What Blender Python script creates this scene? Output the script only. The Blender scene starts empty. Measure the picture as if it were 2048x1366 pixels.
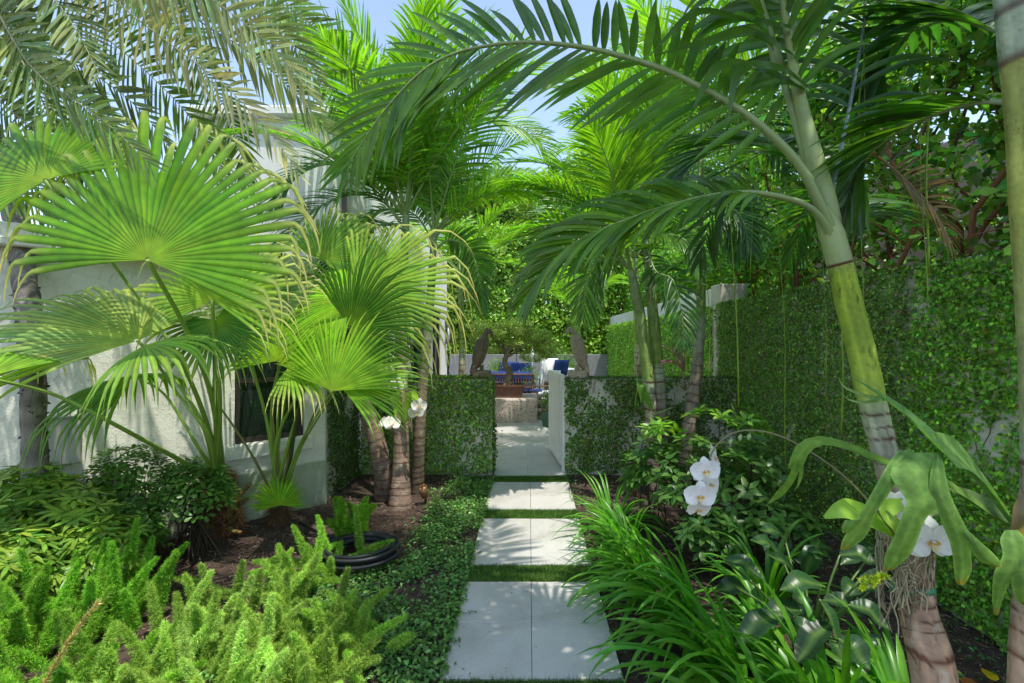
import bpy, math
import numpy as np
rng = np.random.default_rng(11)
PI = math.pi
F, HC, CX, CY = 918.0, 1.65, 1058.0, 680.0
A = lambda *a: np.array(a, dtype=float)
def P(px, py, Y):                      # a point at depth Y seen along a measured direction
    return A((px-CX)/F*Y, Y, HC-(py-CY)/F*Y)
def G(px, py):
    Y = F*HC/(py-CY); return A((px-CX)/F*Y, Y, 0)
def nz(v):
    v = np.asarray(v, float); return v/np.maximum(np.linalg.norm(v, axis=-1, keepdims=True), 1e-9)
U = lambda a, b, n=None: rng.uniform(a, b, n)

scene = bpy.context.scene
col = scene.collection

# ------------------------------------------------------------------ materials
def new_mat(name):
    m = bpy.data.materials.new(name); m.use_nodes = True
    nt = m.node_tree; nt.nodes.clear()
    out = nt.nodes.new('ShaderNodeOutputMaterial')
    return m, nt, nt.nodes, nt.links, out
def noise(nt, scale, detail=3, rough=.5, coord='Object', vec=None):
    t = nt.nodes.new('ShaderNodeTexCoord'); n = nt.nodes.new('ShaderNodeTexNoise')
    n.inputs['Scale'].default_value = scale; n.inputs['Detail'].default_value = detail
    n.inputs['Roughness'].default_value = rough
    if vec is not None:
        mp = nt.nodes.new('ShaderNodeMapping'); mp.inputs['Scale'].default_value = vec
        nt.links.new(t.outputs[coord], mp.inputs['Vector']); nt.links.new(mp.outputs['Vector'], n.inputs['Vector'])
    else:
        nt.links.new(t.outputs[coord], n.inputs['Vector'])
    return n
def ramp(nt, src, stops):
    r = nt.nodes.new('ShaderNodeValToRGB')
    while len(r.color_ramp.elements) < len(stops): r.color_ramp.elements.new(.5)
    for e, (p, c) in zip(r.color_ramp.elements, stops):
        e.position = p; e.color = (*c, 1)
    nt.links.new(src, r.inputs['Fac']); return r
def mult(nt, a, b, fac=1.0):
    m = nt.nodes.new('ShaderNodeMix'); m.data_type = 'RGBA'; m.blend_type = 'MULTIPLY'
    m.inputs[0].default_value = fac
    nt.links.new(a, m.inputs[6]); nt.links.new(b, m.inputs[7]); return m.outputs[2]
def bump(nt, src, strength, dist=.01):
    b = nt.nodes.new('ShaderNodeBump'); b.inputs['Strength'].default_value = strength
    b.inputs['Distance'].default_value = dist; nt.links.new(src, b.inputs['Height']); return b.outputs['Normal']
def leaf_mat(name, rough=.42, trans=.38, tboost=(1.8, 2.1, .45), nscale=14, spec=.3, gain=1.0):
    m, nt, N, L, out = new_mat(name)
    at = N.new('ShaderNodeAttribute'); at.attribute_name = 'tint'
    n = noise(nt, nscale, 3)
    r = ramp(nt, n.outputs['Fac'], [(.3, (1.12*gain, 1.04*gain, .8*gain)), (.7, (1.72*gain, 1.5*gain, 1.15*gain))])
    c = mult(nt, at.outputs['Color'], r.outputs['Color'])
    p = N.new('ShaderNodeBsdfPrincipled'); p.inputs['Roughness'].default_value = rough
    p.inputs['Specular IOR Level'].default_value = spec
    L.new(c, p.inputs['Base Color'])
    tr = N.new('ShaderNodeBsdfTranslucent')
    tb = N.new('ShaderNodeMix'); tb.data_type = 'RGBA'; tb.blend_type = 'MULTIPLY'; tb.inputs[0].default_value = 1
    tb.inputs[7].default_value = (*tboost, 1); L.new(c, tb.inputs[6]); L.new(tb.outputs[2], tr.inputs['Color'])
    mx = N.new('ShaderNodeMixShader'); mx.inputs[0].default_value = trans
    L.new(p.outputs[0], mx.inputs[1]); L.new(tr.outputs[0], mx.inputs[2]); L.new(mx.outputs[0], out.inputs['Surface'])
    return m
def solid_mat(name, base=None, rough=.7, nscale=8, var=.25, bstr=.3, bdist=.01, bscale=40, spec=.3, metallic=0, attr=False, vec=None):
    m, nt, N, L, out = new_mat(name)
    p = N.new('ShaderNodeBsdfPrincipled'); p.inputs['Roughness'].default_value = rough
    p.inputs['Specular IOR Level'].default_value = spec; p.inputs['Metallic'].default_value = metallic
    n = noise(nt, nscale, 5, .6, vec=vec)
    r = ramp(nt, n.outputs['Fac'], [(.28, (1-var,)*3), (.72, (1+var*.6,)*3)])
    if attr:
        s = N.new('ShaderNodeAttribute'); s.attribute_name = 'tint'
    else:
        s = N.new('ShaderNodeRGB'); s.outputs[0].default_value = (*base, 1)
    L.new(mult(nt, s.outputs[0], r.outputs['Color']), p.inputs['Base Color'])
    b = noise(nt, bscale, 4, .6, vec=vec)
    L.new(bump(nt, b.outputs['Fac'], bstr, bdist), p.inputs['Normal'])
    L.new(p.outputs[0], out.inputs['Surface']); return m
def stucco_mat(name, base, stain=(.35, .34, .28), stain_amt=0.25, crack=True):
    m, nt, N, L, out = new_mat(name)
    p = N.new('ShaderNodeBsdfPrincipled'); p.inputs['Roughness'].default_value = .85
    p.inputs['Specular IOR Level'].default_value = .2
    n = noise(nt, 2.5, 6, .65); n2 = noise(nt, 70, 3)
    mx = N.new('ShaderNodeMix'); mx.data_type = 'RGBA'
    rr = ramp(nt, n.outputs['Fac'], [(.45, (0, 0, 0)), (.85, (stain_amt*2,)*3)])
    L.new(rr.outputs['Color'], mx.inputs[0]); mx.inputs[6].default_value = (*base, 1); mx.inputs[7].default_value = (*stain, 1)
    L.new(mx.outputs[2], p.inputs['Base Color'])
    v = N.new('ShaderNodeTexVoronoi'); v.feature = 'DISTANCE_TO_EDGE'; v.inputs['Scale'].default_value = 9
    n3 = noise(nt, 12, 5, .7)
    sb = N.new('ShaderNodeVectorMath'); sb.operation = 'ADD'
    t = N.new('ShaderNodeTexCoord'); sc = N.new('ShaderNodeVectorMath'); sc.operation = 'SCALE'; sc.inputs[3].default_value = .18
    L.new(n3.outputs['Color'], sc.inputs[0]); L.new(t.outputs['Object'], sb.inputs[0]); L.new(sc.outputs[0], sb.inputs[1])
    L.new(sb.outputs[0], v.inputs['Vector'])
    r2 = ramp(nt, v.outputs['Distance'], [(0, (0, 0, 0)), (.04, (1, 1, 1))])
    ad = N.new('ShaderNodeMath'); ad.operation = 'MULTIPLY_ADD'; ad.inputs[1].default_value = .8 if crack else 0
    L.new(r2.outputs['Color'], ad.inputs[0]); L.new(n2.outputs['Fac'], ad.inputs[2])
    L.new(bump(nt, ad.outputs[0], .5, .008), p.inputs['Normal'])
    L.new(p.outputs[0], out.inputs['Surface']); return m

M = {}
M['leaf'] = leaf_mat('palm_leaf', rough=.33, spec=.5, trans=.42)
M['fan'] = leaf_mat('fan_leaf', rough=.42, trans=.36, gain=.9)
M['gloss'] = leaf_mat('glossy_leaf', rough=.36, trans=.25, spec=.4)
M['felt'] = leaf_mat('felted_leaf', rough=.75, trans=.34, spec=.12, gain=.72, tboost=(1.4, 1.7, .6), nscale=70)
M['ivy'] = leaf_mat('ivy_leaf', rough=.38, spec=.45, trans=.28)
M['fern'] = leaf_mat('fern_needles', rough=.6, trans=.35, tboost=(1.4, 1.5, .8))
M['grey'] = leaf_mat('date_palm_leaf', gain=1.15, rough=.5, trans=.28, tboost=(1.2, 1.4, .6))
M['petal'] = leaf_mat('petal', gain=.72, rough=.5, trans=.3, tboost=(1.05, 1.05, 1.05), nscale=40)
for nd in M['petal'].node_tree.nodes:
    if nd.type == 'VALTORGB': nd.color_ramp.elements[0].color = (.93, .93, .93, 1); nd.color_ramp.elements[1].color = (1.05, 1.05, 1.05, 1)
M['trunk'] = solid_mat('trunk', attr=True, rough=.75, nscale=18, var=.3, bstr=.45, bdist=.006, bscale=60, vec=(1, 1, .25))
def add_spots(m, scale, lo, hi, dark, vec=None):
    nt = m.node_tree; p = [n for n in nt.nodes if n.type == 'BSDF_PRINCIPLED'][0]; src = p.inputs['Base Color'].links[0].from_socket
    n = noise(nt, scale, 6, .75, vec=vec); rr = ramp(nt, n.outputs['Fac'], [(lo, (1, 1, 1)), (hi, dark)])
    n2 = noise(nt, scale*.25, 3, .6); r2 = ramp(nt, n2.outputs['Fac'], [(.35, (.72, .75, .7)), (.65, (1.12, 1.1, 1.05))])
    nt.links.new(mult(nt, mult(nt, src, rr.outputs['Color']), r2.outputs['Color']), p.inputs['Base Color'])
add_spots(M['trunk'], 30, .56, .68, (.42, .33, .25), vec=(1, 1, .3))
M['stem'] = solid_mat('stem', attr=True, rough=.45, nscale=12, var=.15, bstr=.1, bdist=.003, bscale=60, spec=.4)
M['bark'] = solid_mat('bark', attr=True, rough=.9, nscale=12, var=.4, bstr=.8, bdist=.02, bscale=25, vec=(1, 1, .4))
M['stucco'] = stucco_mat('stucco', (.66, .62, .53))
M['stucco_house'] = stucco_mat('stucco_house', (.76, .75, .64), stain_amt=.12)
M['stucco_low'] = stucco_mat('stucco_low', (.45, .49, .35), stain=(.12, .14, .08), stain_amt=.5)
M['white'] = solid_mat('white_paint', (.82, .80, .76), rough=.55, var=.06, bstr=.05)
M['fencewhite'] = solid_mat('white_fence_paint', (.82, .80, .76), rough=.6, var=.08, bstr=.1, nscale=4)
M['bronze'] = solid_mat('bronze_frame', (.035, .028, .022), rough=.4, var=.2, bstr=.03, spec=.5)
M['grass'] = leaf_mat('grass_blade', rough=.6, trans=.25)
M['soil'] = solid_mat('soil', (.10, .066, .05), rough=.95, nscale=9, var=.5, bstr=1, bdist=.03, bscale=45)
M['chips'] = solid_mat('mulch_chips', attr=True, rough=.9, nscale=60, var=.3, bstr=.3)
M['statue'] = solid_mat('carved_stone', attr=True, rough=.8, nscale=22, var=.35, bstr=.6, bdist=.01, bscale=45)
M['rubber'] = solid_mat('rubber_hose', (.03, .032, .034), rough=.45, var=.2, bstr=.05)
M['rattan'] = solid_mat('rattan', (.16, .09, .06), rough=.6, nscale=60, var=.4, bstr=.4)
M['blue'] = solid_mat('blue_fabric', (.02, .05, .2), rough=.85, var=.15, bstr=.3, bscale=200, bdist=.002)
M['whitecloth'] = solid_mat('white_fabric', (.75, .77, .8), rough=.9, var=.1, bstr=.2, bscale=120, bdist=.003)
M['terracotta'] = solid_mat('brown_glazed_clay', (.16, .075, .055), rough=.5, nscale=15, var=.3, bstr=.1)
M['greenpot'] = solid_mat('green_glazed_clay', (.06, .14, .1), rough=.4, var=.3, bstr=.05)
M['box'] = solid_mat('beige_metal', (.42, .40, .35), rough=.5, var=.1, bstr=.05)
M['brass'] = solid_mat('weathered_brass', (.30, .17, .08), rough=.4, metallic=.6, var=.35, bstr=.1)
M['cloth_green'] = solid_mat('green_tie', (.08, .25, .13), rough=.7, var=.2)
M['greywall'] = solid_mat('grey_panel', (.24, .24, .25), rough=.8, var=.15, nscale=3, bstr=.15)
M['pinkwall'] = solid_mat('neighbour_wall', (.34, .23, .17), rough=.85, var=.1)

def slab_material(name, tw, ox, oy, base, rows=None, offset=False, seamc=(.12, .12, .12)):
    m, nt, N, L, out = new_mat(name)
    p = N.new('ShaderNodeBsdfPrincipled'); p.inputs['Roughness'].default_value = .65
    p.inputs['Specular IOR Level'].default_value = .3
    g = noise(nt, 4, 6, .7); f = noise(nt, 130, 4, .8)
    c1 = ramp(nt, g.outputs['Fac'], [(.3, tuple(.9*x for x in base)), (.7, tuple(1.06*x for x in base))])
    c2 = ramp(nt, f.outputs['Fac'], [(.3, (.88, .88, .88)), (.7, (1.06, 1.06, 1.06))])
    c = mult(nt, c1.outputs['Color'], c2.outputs['Color'])
    s1 = noise(nt, 1.1, 8, .72); s2 = ramp(nt, s1.outputs['Fac'], [(.35, (.80, .79, .76)), (.55, (1, 1, 1))]); c = mult(nt, c, s2.outputs['Color'])
    if tw:
        t = N.new('ShaderNodeTexCoord'); mp = N.new('ShaderNodeMapping'); mp.inputs['Location'].default_value = (ox, oy, 0)
        L.new(t.outputs['Object'], mp.inputs['Vector'])
        br = N.new('ShaderNodeTexBrick'); br.offset = .5 if offset else 0
        br.inputs['Scale'].default_value = 1; br.inputs['Brick Width'].default_value = tw; br.inputs['Row Height'].default_value = rows or tw
        br.inputs['Mortar Size'].default_value = .0022; br.inputs['Color1'].default_value = (1, 1, 1, 1); br.inputs['Color2'].default_value = (.93, .93, .93, 1)
        br.inputs['Mortar'].default_value = (*seamc, 1); L.new(mp.outputs[0], br.inputs['Vector'])
        c = mult(nt, c, br.outputs['Color'])
    L.new(c, p.inputs['Base Color'])
    L.new(bump(nt, f.outputs['Fac'], .15, .002), p.inputs['Normal'])
    L.new(p.outputs[0], out.inputs['Surface']); return m
M['slab'] = slab_material('paving_slab', 0, 0, 0, (.54, .515, .475))
M['patio'] = slab_material('patio_paving', .9, .02, .1, (.55, .53, .50), rows=.445, offset=True, seamc=(.5, .5, .5))
def stone_mat():
    m, nt, N, L, out = new_mat('coral_stone')
    p = N.new('ShaderNodeBsdfPrincipled'); p.inputs['Roughness'].default_value = .9
    g = noise(nt, 25, 6, .75); v = noise(nt, 7, 4)
    c1 = ramp(nt, g.outputs['Fac'], [(.36, (.16, .12, .1)), (.46, (.52, .43, .38)), (.75, (.6, .52, .47))])
    L.new(c1.outputs['Color'], p.inputs['Base Color']); L.new(bump(nt, g.outputs['Fac'], .8, .02), p.inputs['Normal'])
    L.new(p.outputs[0], out.inputs['Surface']); return m
M['coral'] = stone_mat()
def glass_mat():
    m, nt, N, L, out = new_mat('dark_window_glass')
    p = N.new('ShaderNodeBsdfPrincipled'); p.inputs['Base Color'].default_value = (.012, .02, .016, 1)
    p.inputs['Roughness'].default_value = .03; p.inputs['Specular IOR Level'].default_value = .9
    n = noise(nt, 1.5, 1); L.new(bump(nt, n.outputs['Fac'], .05, .01), p.inputs['Normal'])
    L.new(p.outputs[0], out.inputs['Surface']); return m
M['glass'] = glass_mat()

# ------------------------------------------------------------------ mesh builder
class MB:
    def __init__(s): s.v = []; s.q = []; s.t = []; s.c = []; s.n = 0
    def add(s, v, q=None, t=None, c=(.5, .5, .5)):
        v = np.asarray(v, float).reshape(-1, 3)
        c = np.asarray(c, float)
        if c.ndim == 1: c = np.tile(c, (len(v), 1))
        s.v.append(v); s.c.append(c.reshape(-1, 3))
        if q is not None and len(q): s.q.append(np.asarray(q, int).reshape(-1, 4)+s.n)
        if t is not None and len(t): s.t.append(np.asarray(t, int).reshape(-1, 3)+s.n)
        s.n += len(v)
    def build(s, name, mat, parent=None, origin=None, smooth=True):
        V = np.concatenate(s.v); C = np.concatenate(s.c)
        Q = np.concatenate(s.q) if s.q else np.zeros((0, 4), int)
        T = np.concatenate(s.t) if s.t else np.zeros((0, 3), int)
        if parent is not None: org = WORG[parent.name]
        elif origin is not None: org = np.asarray(origin, float)
        else: org = A((V[:, 0].min()+V[:, 0].max())/2, (V[:, 1].min()+V[:, 1].max())/2, V[:, 2].min())
        me = bpy.data.meshes.new(name)
        me.vertices.add(len(V)); me.vertices.foreach_set('co', (V-org).astype(np.float32).ravel())
        nl = len(Q)*4+len(T)*3
        me.loops.add(nl); me.loops.foreach_set('vertex_index', np.concatenate([Q.ravel(), T.ravel()]).astype(np.int32))
        me.polygons.add(len(Q)+len(T))
        ls = np.concatenate([np.arange(len(Q))*4, len(Q)*4+np.arange(len(T))*3]).astype(np.int32)
        me.polygons.foreach_set('loop_start', ls)
        me.polygons.foreach_set('use_smooth', np.full(len(ls), smooth))
        me.update(calc_edges=True); me.validate()
        a = me.attributes.new('tint', 'FLOAT_COLOR', 'POINT')
        a.data.foreach_set('color', np.concatenate([np.clip(C, 0, 1), np.ones((len(C), 1))], 1).astype(np.float32).ravel())
        me.materials.append(mat)
        o = bpy.data.objects.new(name, me); col.objects.link(o)
        if parent is not None: o.parent = parent; WORG[o.name] = org
        else: o.location = org; WORG[o.name] = org
        return o
WORG = {}
def tag(o, label, cat, group=None, kind=None):
    o['label'] = label; o['category'] = cat
    if group: o['group'] = group
    if kind: o['kind'] = kind
    return o
def thing(name, loc, label, cat, group=None):
    o = bpy.data.objects.new(name, None); col.objects.link(o); o.location = loc; o.empty_display_size = .1
    WORG[o.name] = np.asarray(loc, float); return tag(o, label, cat, group)
def structure(o): o['kind'] = 'structure'; return o

def box(mb, a, b, c=(.5, .5, .5), rot=0, piv=(0, 0), bev=0.0):
    x0, y0, z0 = a; x1, y1, z1 = b
    if bev > 0:
        e = bev; v = []; 
        for z, s in ((z0, e), (z0+e, 0), (z1-e, 0), (z1, e)):
            for (x, y) in ((x0+s, y0+e+s*0), (x0+e, y0+s), (x1-e, y0+s), (x1-s, y0+e), (x1-s, y1-e), (x1-e, y1-s), (x0+e, y1-s), (x0+s, y1-e)):
                v.append((x, y, z))
        v = np.array(v); q = []
        for k in range(3):
            for i in range(8):
                j = (i+1) % 8; q.append((k*8+i, k*8+j, (k+1)*8+j, (k+1)*8+i))
        for base, fl in ((0, True), (24, False)):
            i = [base+k for k in range(8)]
            qq = [(i[0], i[1], i[2], i[3]), (i[0], i[3], i[4], i[7]), (i[7], i[4], i[5], i[6])]
            q += [tuple(reversed(x)) for x in qq] if fl else qq
    else:
        v = np.array([(x, y, z) for z in (z0, z1) for (x, y) in ((x0, y0), (x1, y0), (x1, y1), (x0, y1))], float)
        q = [(0, 3, 2, 1), (4, 5, 6, 7), (0, 1, 5, 4), (1, 2, 6, 5), (2, 3, 7, 6), (3, 0, 4, 7)]
    v = np.array(v, float)
    if rot:
        cc, ss = math.cos(rot), math.sin(rot); dx = v[:, 0]-piv[0]; dy = v[:, 1]-piv[1]
        v[:, 0] = piv[0]+cc*dx-ss*dy; v[:, 1] = piv[1]+ss*dx+cc*dy
    mb.add(v, q, c=c)

def spline(pts, n):
    p = np.asarray(pts, float)
    if len(p) == 2: return p[0]+(p[1]-p[0])*np.linspace(0, 1, n)[:, None]
    p = np.vstack([2*p[0]-p[1], p, 2*p[-1]-p[-2]]); m = len(p)-3
    d = np.linalg.norm(np.diff(p[1:-1], axis=0), axis=1); cs = np.concatenate([[0], np.cumsum(d)]); cs /= cs[-1]
    u = np.linspace(0, 1, n); k = np.clip(np.searchsorted(cs, u, 'right')-1, 0, m-1)
    t = ((u-cs[k])/np.maximum(cs[k+1]-cs[k], 1e-9))[:, None]
    p0, p1, p2, p3 = p[k], p[k+1], p[k+2], p[k+3]
    return .5*(2*p1+(p2-p0)*t+(2*p0-5*p1+4*p2-p3)*t**2+(3*p1-p0-3*p2+p3)*t**3)
def tangents(p):
    return nz(np.gradient(p, axis=0))
def tube(mb, p, r, sides=8, c=(.5, .5, .5), flat=1.0, caps=True, up=None, wob=0):
    p = np.asarray(p, float); n = len(p); r = np.broadcast_to(np.asarray(r, float), (n,))
    T = tangents(p); upv = A(0, 0, 1) if up is None else np.asarray(up, float)
    ref = np.tile(upv, (n, 1)); bad = np.abs((T*ref).sum(1)) > .95
    if up is None and bad.mean() > .3: ref = np.tile(A(0.1, 1, 0), (n, 1))
    elif bad.any(): ref[bad] = ref[bad]+A(.3, .4, 0)
    S = nz(np.cross(T, ref)); B = nz(np.cross(S, T))
    a = np.arange(sides)/sides*2*PI
    rr = r[:, None]*(1+wob*rng.normal(0, 1, (n, sides)))
    v = p[:, None]+(S[:, None]*np.cos(a)[None, :, None]+B[:, None]*np.sin(a)[None, :, None]*flat)*rr[:, :, None]
    i = np.arange(n-1)[:, None]*sides; j = np.arange(sides)[None]; k = (j+1) % sides
    q = np.stack([i+j, i+k, i+sides+k, i+sides+j], -1).reshape(-1, 4)
    c = np.asarray(c, float)
    cc = np.repeat(c, sides, axis=0) if c.ndim == 2 else c
    vv = v.reshape(-1, 3)
    if caps:
        vv = np.vstack([vv, p[0], p[-1]]); t = []
        for s in range(sides):
            t += [(n*sides, (s+1) % sides, s), (n*sides+1, (n-1)*sides+s, (n-1)*sides+(s+1) % sides)]
        if np.ndim(cc) == 2: cc = np.vstack([cc, c[0], c[-1]])
        mb.add(vv, q, t, c=cc)
    else: mb.add(vv, q, c=cc)

# leaf templates: (u along, v side, w up)
def tmpl(kind):
    if kind == 'ivy':
        return np.array([(0, 0, 0), (.38, -.5, .12), (1, 0, 0), (.38, .5, .12)]), None, np.array([(0, 2, 1), (0, 3, 2)])
    if kind == 'needle':
        return np.array([(0, -.5, 0), (0, .5, 0), (1, 0, 0)]), None, np.array([(0, 1, 2)])
    prof = {'ovate': [(.0, .0), (.3, .5), (.65, .4), (1, 0)], 'obovate': [(0, .03), (.3, .28), (.72, .5), (1, .0)],
            'lance': [(0, .0), (.25, .42), (.6, .42), (1, 0)], 'round': [(0, .05), (.25, .45), (.7, .48), (1, 0)]}[kind]
    (u1, w1), (u2, w2) = prof[1], prof[2]
    if kind in ('obovate', 'round'):
        v = [(0, 0, 0), (u1, -w1, .1), (u1, 0, 0), (u1, w1, .1), (u2, -w2, .1), (u2, 0, -.0), (u2, w2, .1), (.97, -w2*.45, .0), (1, 0, -.04), (.97, w2*.45, .0)]
        q = [(1, 2, 5, 4), (2, 3, 6, 5), (4, 5, 8, 7), (5, 6, 9, 8)]
        t = [(0, 2, 1), (0, 3, 2)]
    else:
        v = [(0, 0, 0), (u1, -w1, .1), (u1, 0, 0), (u1, w1, .1), (u2, -w2, .06), (u2, 0, -.05), (u2, w2, .06), (1, 0, -.14)]
        q = [(1, 2, 5, 4), (2, 3, 6, 5)]; t = [(0, 2, 1), (0, 3, 2), (4, 5, 7), (5, 6, 7)]
    return np.array(v), np.array(q), np.array(t)
def inst(mb, kind, pos, d, nrm, L, W, c):
    tv, tq, tt = tmpl(kind); pos = np.asarray(pos, float); N = len(pos)
    if N == 0: return
    d = nz(d); S = nz(np.cross(d, nrm)); Bn = np.cross(S, d)
    L = np.broadcast_to(np.asarray(L, float), (N,))[:, None, None]; W = np.broadcast_to(np.asarray(W, float), (N,))[:, None, None]
    v = pos[:, None]+d[:, None]*tv[None, :, :1]*L+S[:, None]*tv[None, :, 1:2]*W+Bn[:, None]*tv[None, :, 2:]*W
    off = (np.arange(N)*len(tv))[:, None, None]
    c = np.asarray(c, float)
    cc = np.tile(c, (N*len(tv), 1)) if c.ndim == 1 else np.repeat(c, len(tv), axis=0)
    mb.add(v.reshape(-1, 3), (tq[None]+off).reshape(-1, 4) if tq is not None else None, (tt[None]+off).reshape(-1, 3), c=cc)
def rdir(n):
    v = rng.normal(0, 1, (n, 3)); return nz(v)
def vary(c, n, s=.25, hue=.12):
    c = np.asarray(c, float); f = np.exp(rng.normal(0, s, n))[:, None]; h = rng.normal(0, hue, n)
    out = c[None]*f; out[:, 0] *= 1+h; out[:, 2] *= 1-h*.5; return np.clip(out, 0, 1)

# ------------------------------------------------------------------ palms
GREEN = A(.085, .20, .018); LIME = A(.20, .36, .03); DARK = A(.035, .105, .022); GREY = A(.20, .23, .15); STEM = A(.28, .38, .13)
def strips(mb, base, d0, nrm, L, W, c, droop, segs=5, fold=.25, tipc=None, prof=None, curl=0):
    """leaflets: arrays of N folded strips that bend under gravity"""
    N = len(base); L = np.broadcast_to(L, (N,)); W = np.broadcast_to(W, (N,)); droop = np.broadcast_to(droop, (N,))
    prof = prof if prof is not None else np.interp(np.linspace(0, 1, segs+1), [0, .18, .5, .8, 1], [.35, .95, 1, .62, .02])
    p = np.asarray(base, float).copy(); d = nz(d0); nrm = nz(np.broadcast_to(nrm, (N, 3))); rows = []; cols = []
    tw = rng.normal(0, .15, N)
    for k in range(segs+1):
        S = nz(np.cross(d, nrm)); Bn = nz(np.cross(S, d)); S = nz(S*np.cos(tw*k/segs)[:, None]+Bn*np.sin(tw*k/segs)[:, None])
        w = (W*prof[k]*.5)[:, None]
        rows.append(np.stack([p-S*w+Bn*w*fold*2, p, p+S*w+Bn*w*fold*2], 1))
        s = k/segs
        cc = c if tipc is None else c*(1-s**3*.8)+tipc*(s**3*.8)
        cols.append(np.repeat(cc[:, None]*A(1, 1, 1), 3, 1)*np.array([1, 1.15, 1])[None, :, None])
        p = p+d*(L/segs)[:, None]
        d = nz(d+A(0, 0, -1)*(droop*(.4+1.2*s)/segs*2.0)[:, None])
    v = np.stack(rows, 1)  # N,S,3,3
    cl = np.stack(cols, 1)
    n = (segs+1)*3; b = np.arange(N)[:, None, None]*n; k = np.arange(segs)[None, :, None]*3; j = np.arange(2)[None, None]
    i0 = b+k+j
    q = np.stack([i0, i0+1, i0+4, i0+3], -1).reshape(-1, 4)
    mb.add(v.reshape(-1, 3), q, c=cl.reshape(-1, 3))
def frond(root, pts, n=40, L=.4, W=.035, nrm=(0, -.3, 1), a0=70, a1=22, droop=.5, vee=.25, start=.22, c=GREEN, rc=STEM, r=.012,
          tipc=None, mat='leaf', segs=5, label=None, sides=(1, -1), cvar=.2, dup=1.0, plume=0.0):
    p = spline(pts, 60); T = tangents(p)
    mb = MB(); tot = []
    for s in sides:
        t = np.linspace(start, .995, n)+U(-.25, .25, n)/n; t = np.clip(t, 0, .999)
        x = t*59; i = np.clip(x.astype(int), 0, 58); f = (x-i)[:, None]
        base = p[i]*(1-f)+p[i+1]*f; tt = nz(T[i]*(1-f)+T[i+1]*f)
        N_ = nz(np.broadcast_to(np.asarray(nrm, float), (n, 3)) - (tt*np.asarray(nrm, float)).sum(1, keepdims=True)*tt)
        S = nz(np.cross(tt, N_))*s
        u = (t-start)/(1-start)
        ang = np.radians(a0+(a1-a0)*u**1.3+rng.normal(0, 4, n))
        v = vee+plume*rng.normal(0, 1, n)+rng.normal(0, .07, n)
        d = tt*np.cos(ang)[:, None]+(S*np.cos(v)[:, None]+N_*np.sin(v)[:, None])*np.sin(ang)[:, None]
        LL = L*np.interp(u, [0, .15, .45, .8, 1], [.55, .85, 1, .75, .38])*U(.9, 1.08, n)
        cc = vary(c, n, cvar, .1)
        tc = None if tipc is None else np.tile(tipc, (n, 1))
        strips(mb, base, d, N_, LL, W*np.interp(u, [0, .2, .8, 1], [.7, 1, .8, .5]), cc, droop*U(.7, 1.3, n), segs, tipc=tc)
    fo = mb.build('frond', M[mat], root)
    if label: fo['label'] = label
    rb = MB(); rr = r*np.interp(np.linspace(0, 1, 60), [0, .1, .6, 1], [1.5, 1.0, .5, .12])
    tube(rb, p, rr, 6, np.asarray(rc), flat=.8)
    rb.build('rachis', M['stem'], fo)
    return fo
def auto_pts(c, az, el, L, bend, n=6):
    """arching midrib from crown point c: azimuth, elevation (deg), length, gravity bend"""
    d = A(math.cos(math.radians(az))*math.cos(math.radians(el)), math.sin(math.radians(az))*math.cos(math.radians(el)), math.sin(math.radians(el)))
    p = A(*c); out = [p]
    for k in range(n):
        p = p+d*L/n; out.append(p); d = nz(d+A(0, 0, -1)*bend*(.35+k/n)/n*2)
    return out
def ringed_trunk(root, pts, radii, colf, name='trunk', ring=.085, mat='trunk', ringc=A(.13, .06, .035), bulge=.03, until=.7, ringw=.1, sides=20):
    p = spline(pts, 3); L = np.linalg.norm(np.diff(spline(pts, 50), axis=0), axis=1).sum()
    n = int(L/.008)+2; p = spline(pts, n); t = np.linspace(0, 1, n)
    s = t*L; rad = np.interp(t, np.linspace(0, 1, len(radii)), radii)
    ph = (s+.02*np.sin(s*23))/ring % 1.0
    isr = (ph < ringw) & (t < until)
    cc = np.array([colf(x) for x in t]); cc = np.where(isr[:, None], ringc*(.6+.8*rng.random((n, 1))), cc)
    rad = rad*(1+bulge*np.where(t < until, (1-ph)*.9, 0))*(1+rng.normal(0, .004, n))
    mb = MB(); tube(mb, p, rad, sides, cc)
    C_ = mb.c[0]; V_ = mb.v[0]; th = np.arange(sides)/sides*2*PI; o1_, o2_ = U(0, 6), U(0, 6)
    sv = s[:, None]+.006*np.sin(th+o1_)[None]+.0035*np.sin(3*th+o2_+s[:, None]*9)[:, :]+.002*rng.normal(0, 1, (1, sides))
    phv = (sv+.02*np.sin(sv*23))/ring % 1.0; wv = ringw*(.7+.6*np.sin(np.floor(sv/ring)*2.7+th[None]*1.0)**2); isv = (phv < wv) & (t[:, None] < until)
    base = np.repeat(np.array([colf(x) for x in t])[:, None], sides, 1)
    streak = 1+.10*rng.normal(0, 1, (1, sides, 1))+.07*rng.normal(0, 1, (n, sides, 1)); lich = (np.sin(th[None]*3+s[:, None]*31+o1_)*np.sin(s[:, None]*17-th[None]*2)+.35*rng.normal(0, 1, (n, sides)) > .95) & (t[:, None] < until)
    cv = base*streak; cv = np.where(lich[..., None], cv*.5+A(.45, .46, .38)*.5, cv); cv = cv*(1-.28*np.exp(-((phv[..., None]-wv[..., None])/.12)**2)*(t[:, None, None] < until))
    cv = np.where(isv[..., None], ringc*(.7+.9*rng.random((n, sides, 1))), cv); C_[:n*sides] = cv.reshape(-1, 3)
    ctr = np.repeat(p, sides, 0); V_[:n*sides] = ctr+(V_[:n*sides]-ctr)*(1+.022*isv.reshape(-1, 1)+.006*rng.normal(0, 1, (n*sides, 1)))
    return mb.build(name, M[mat], root)
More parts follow.
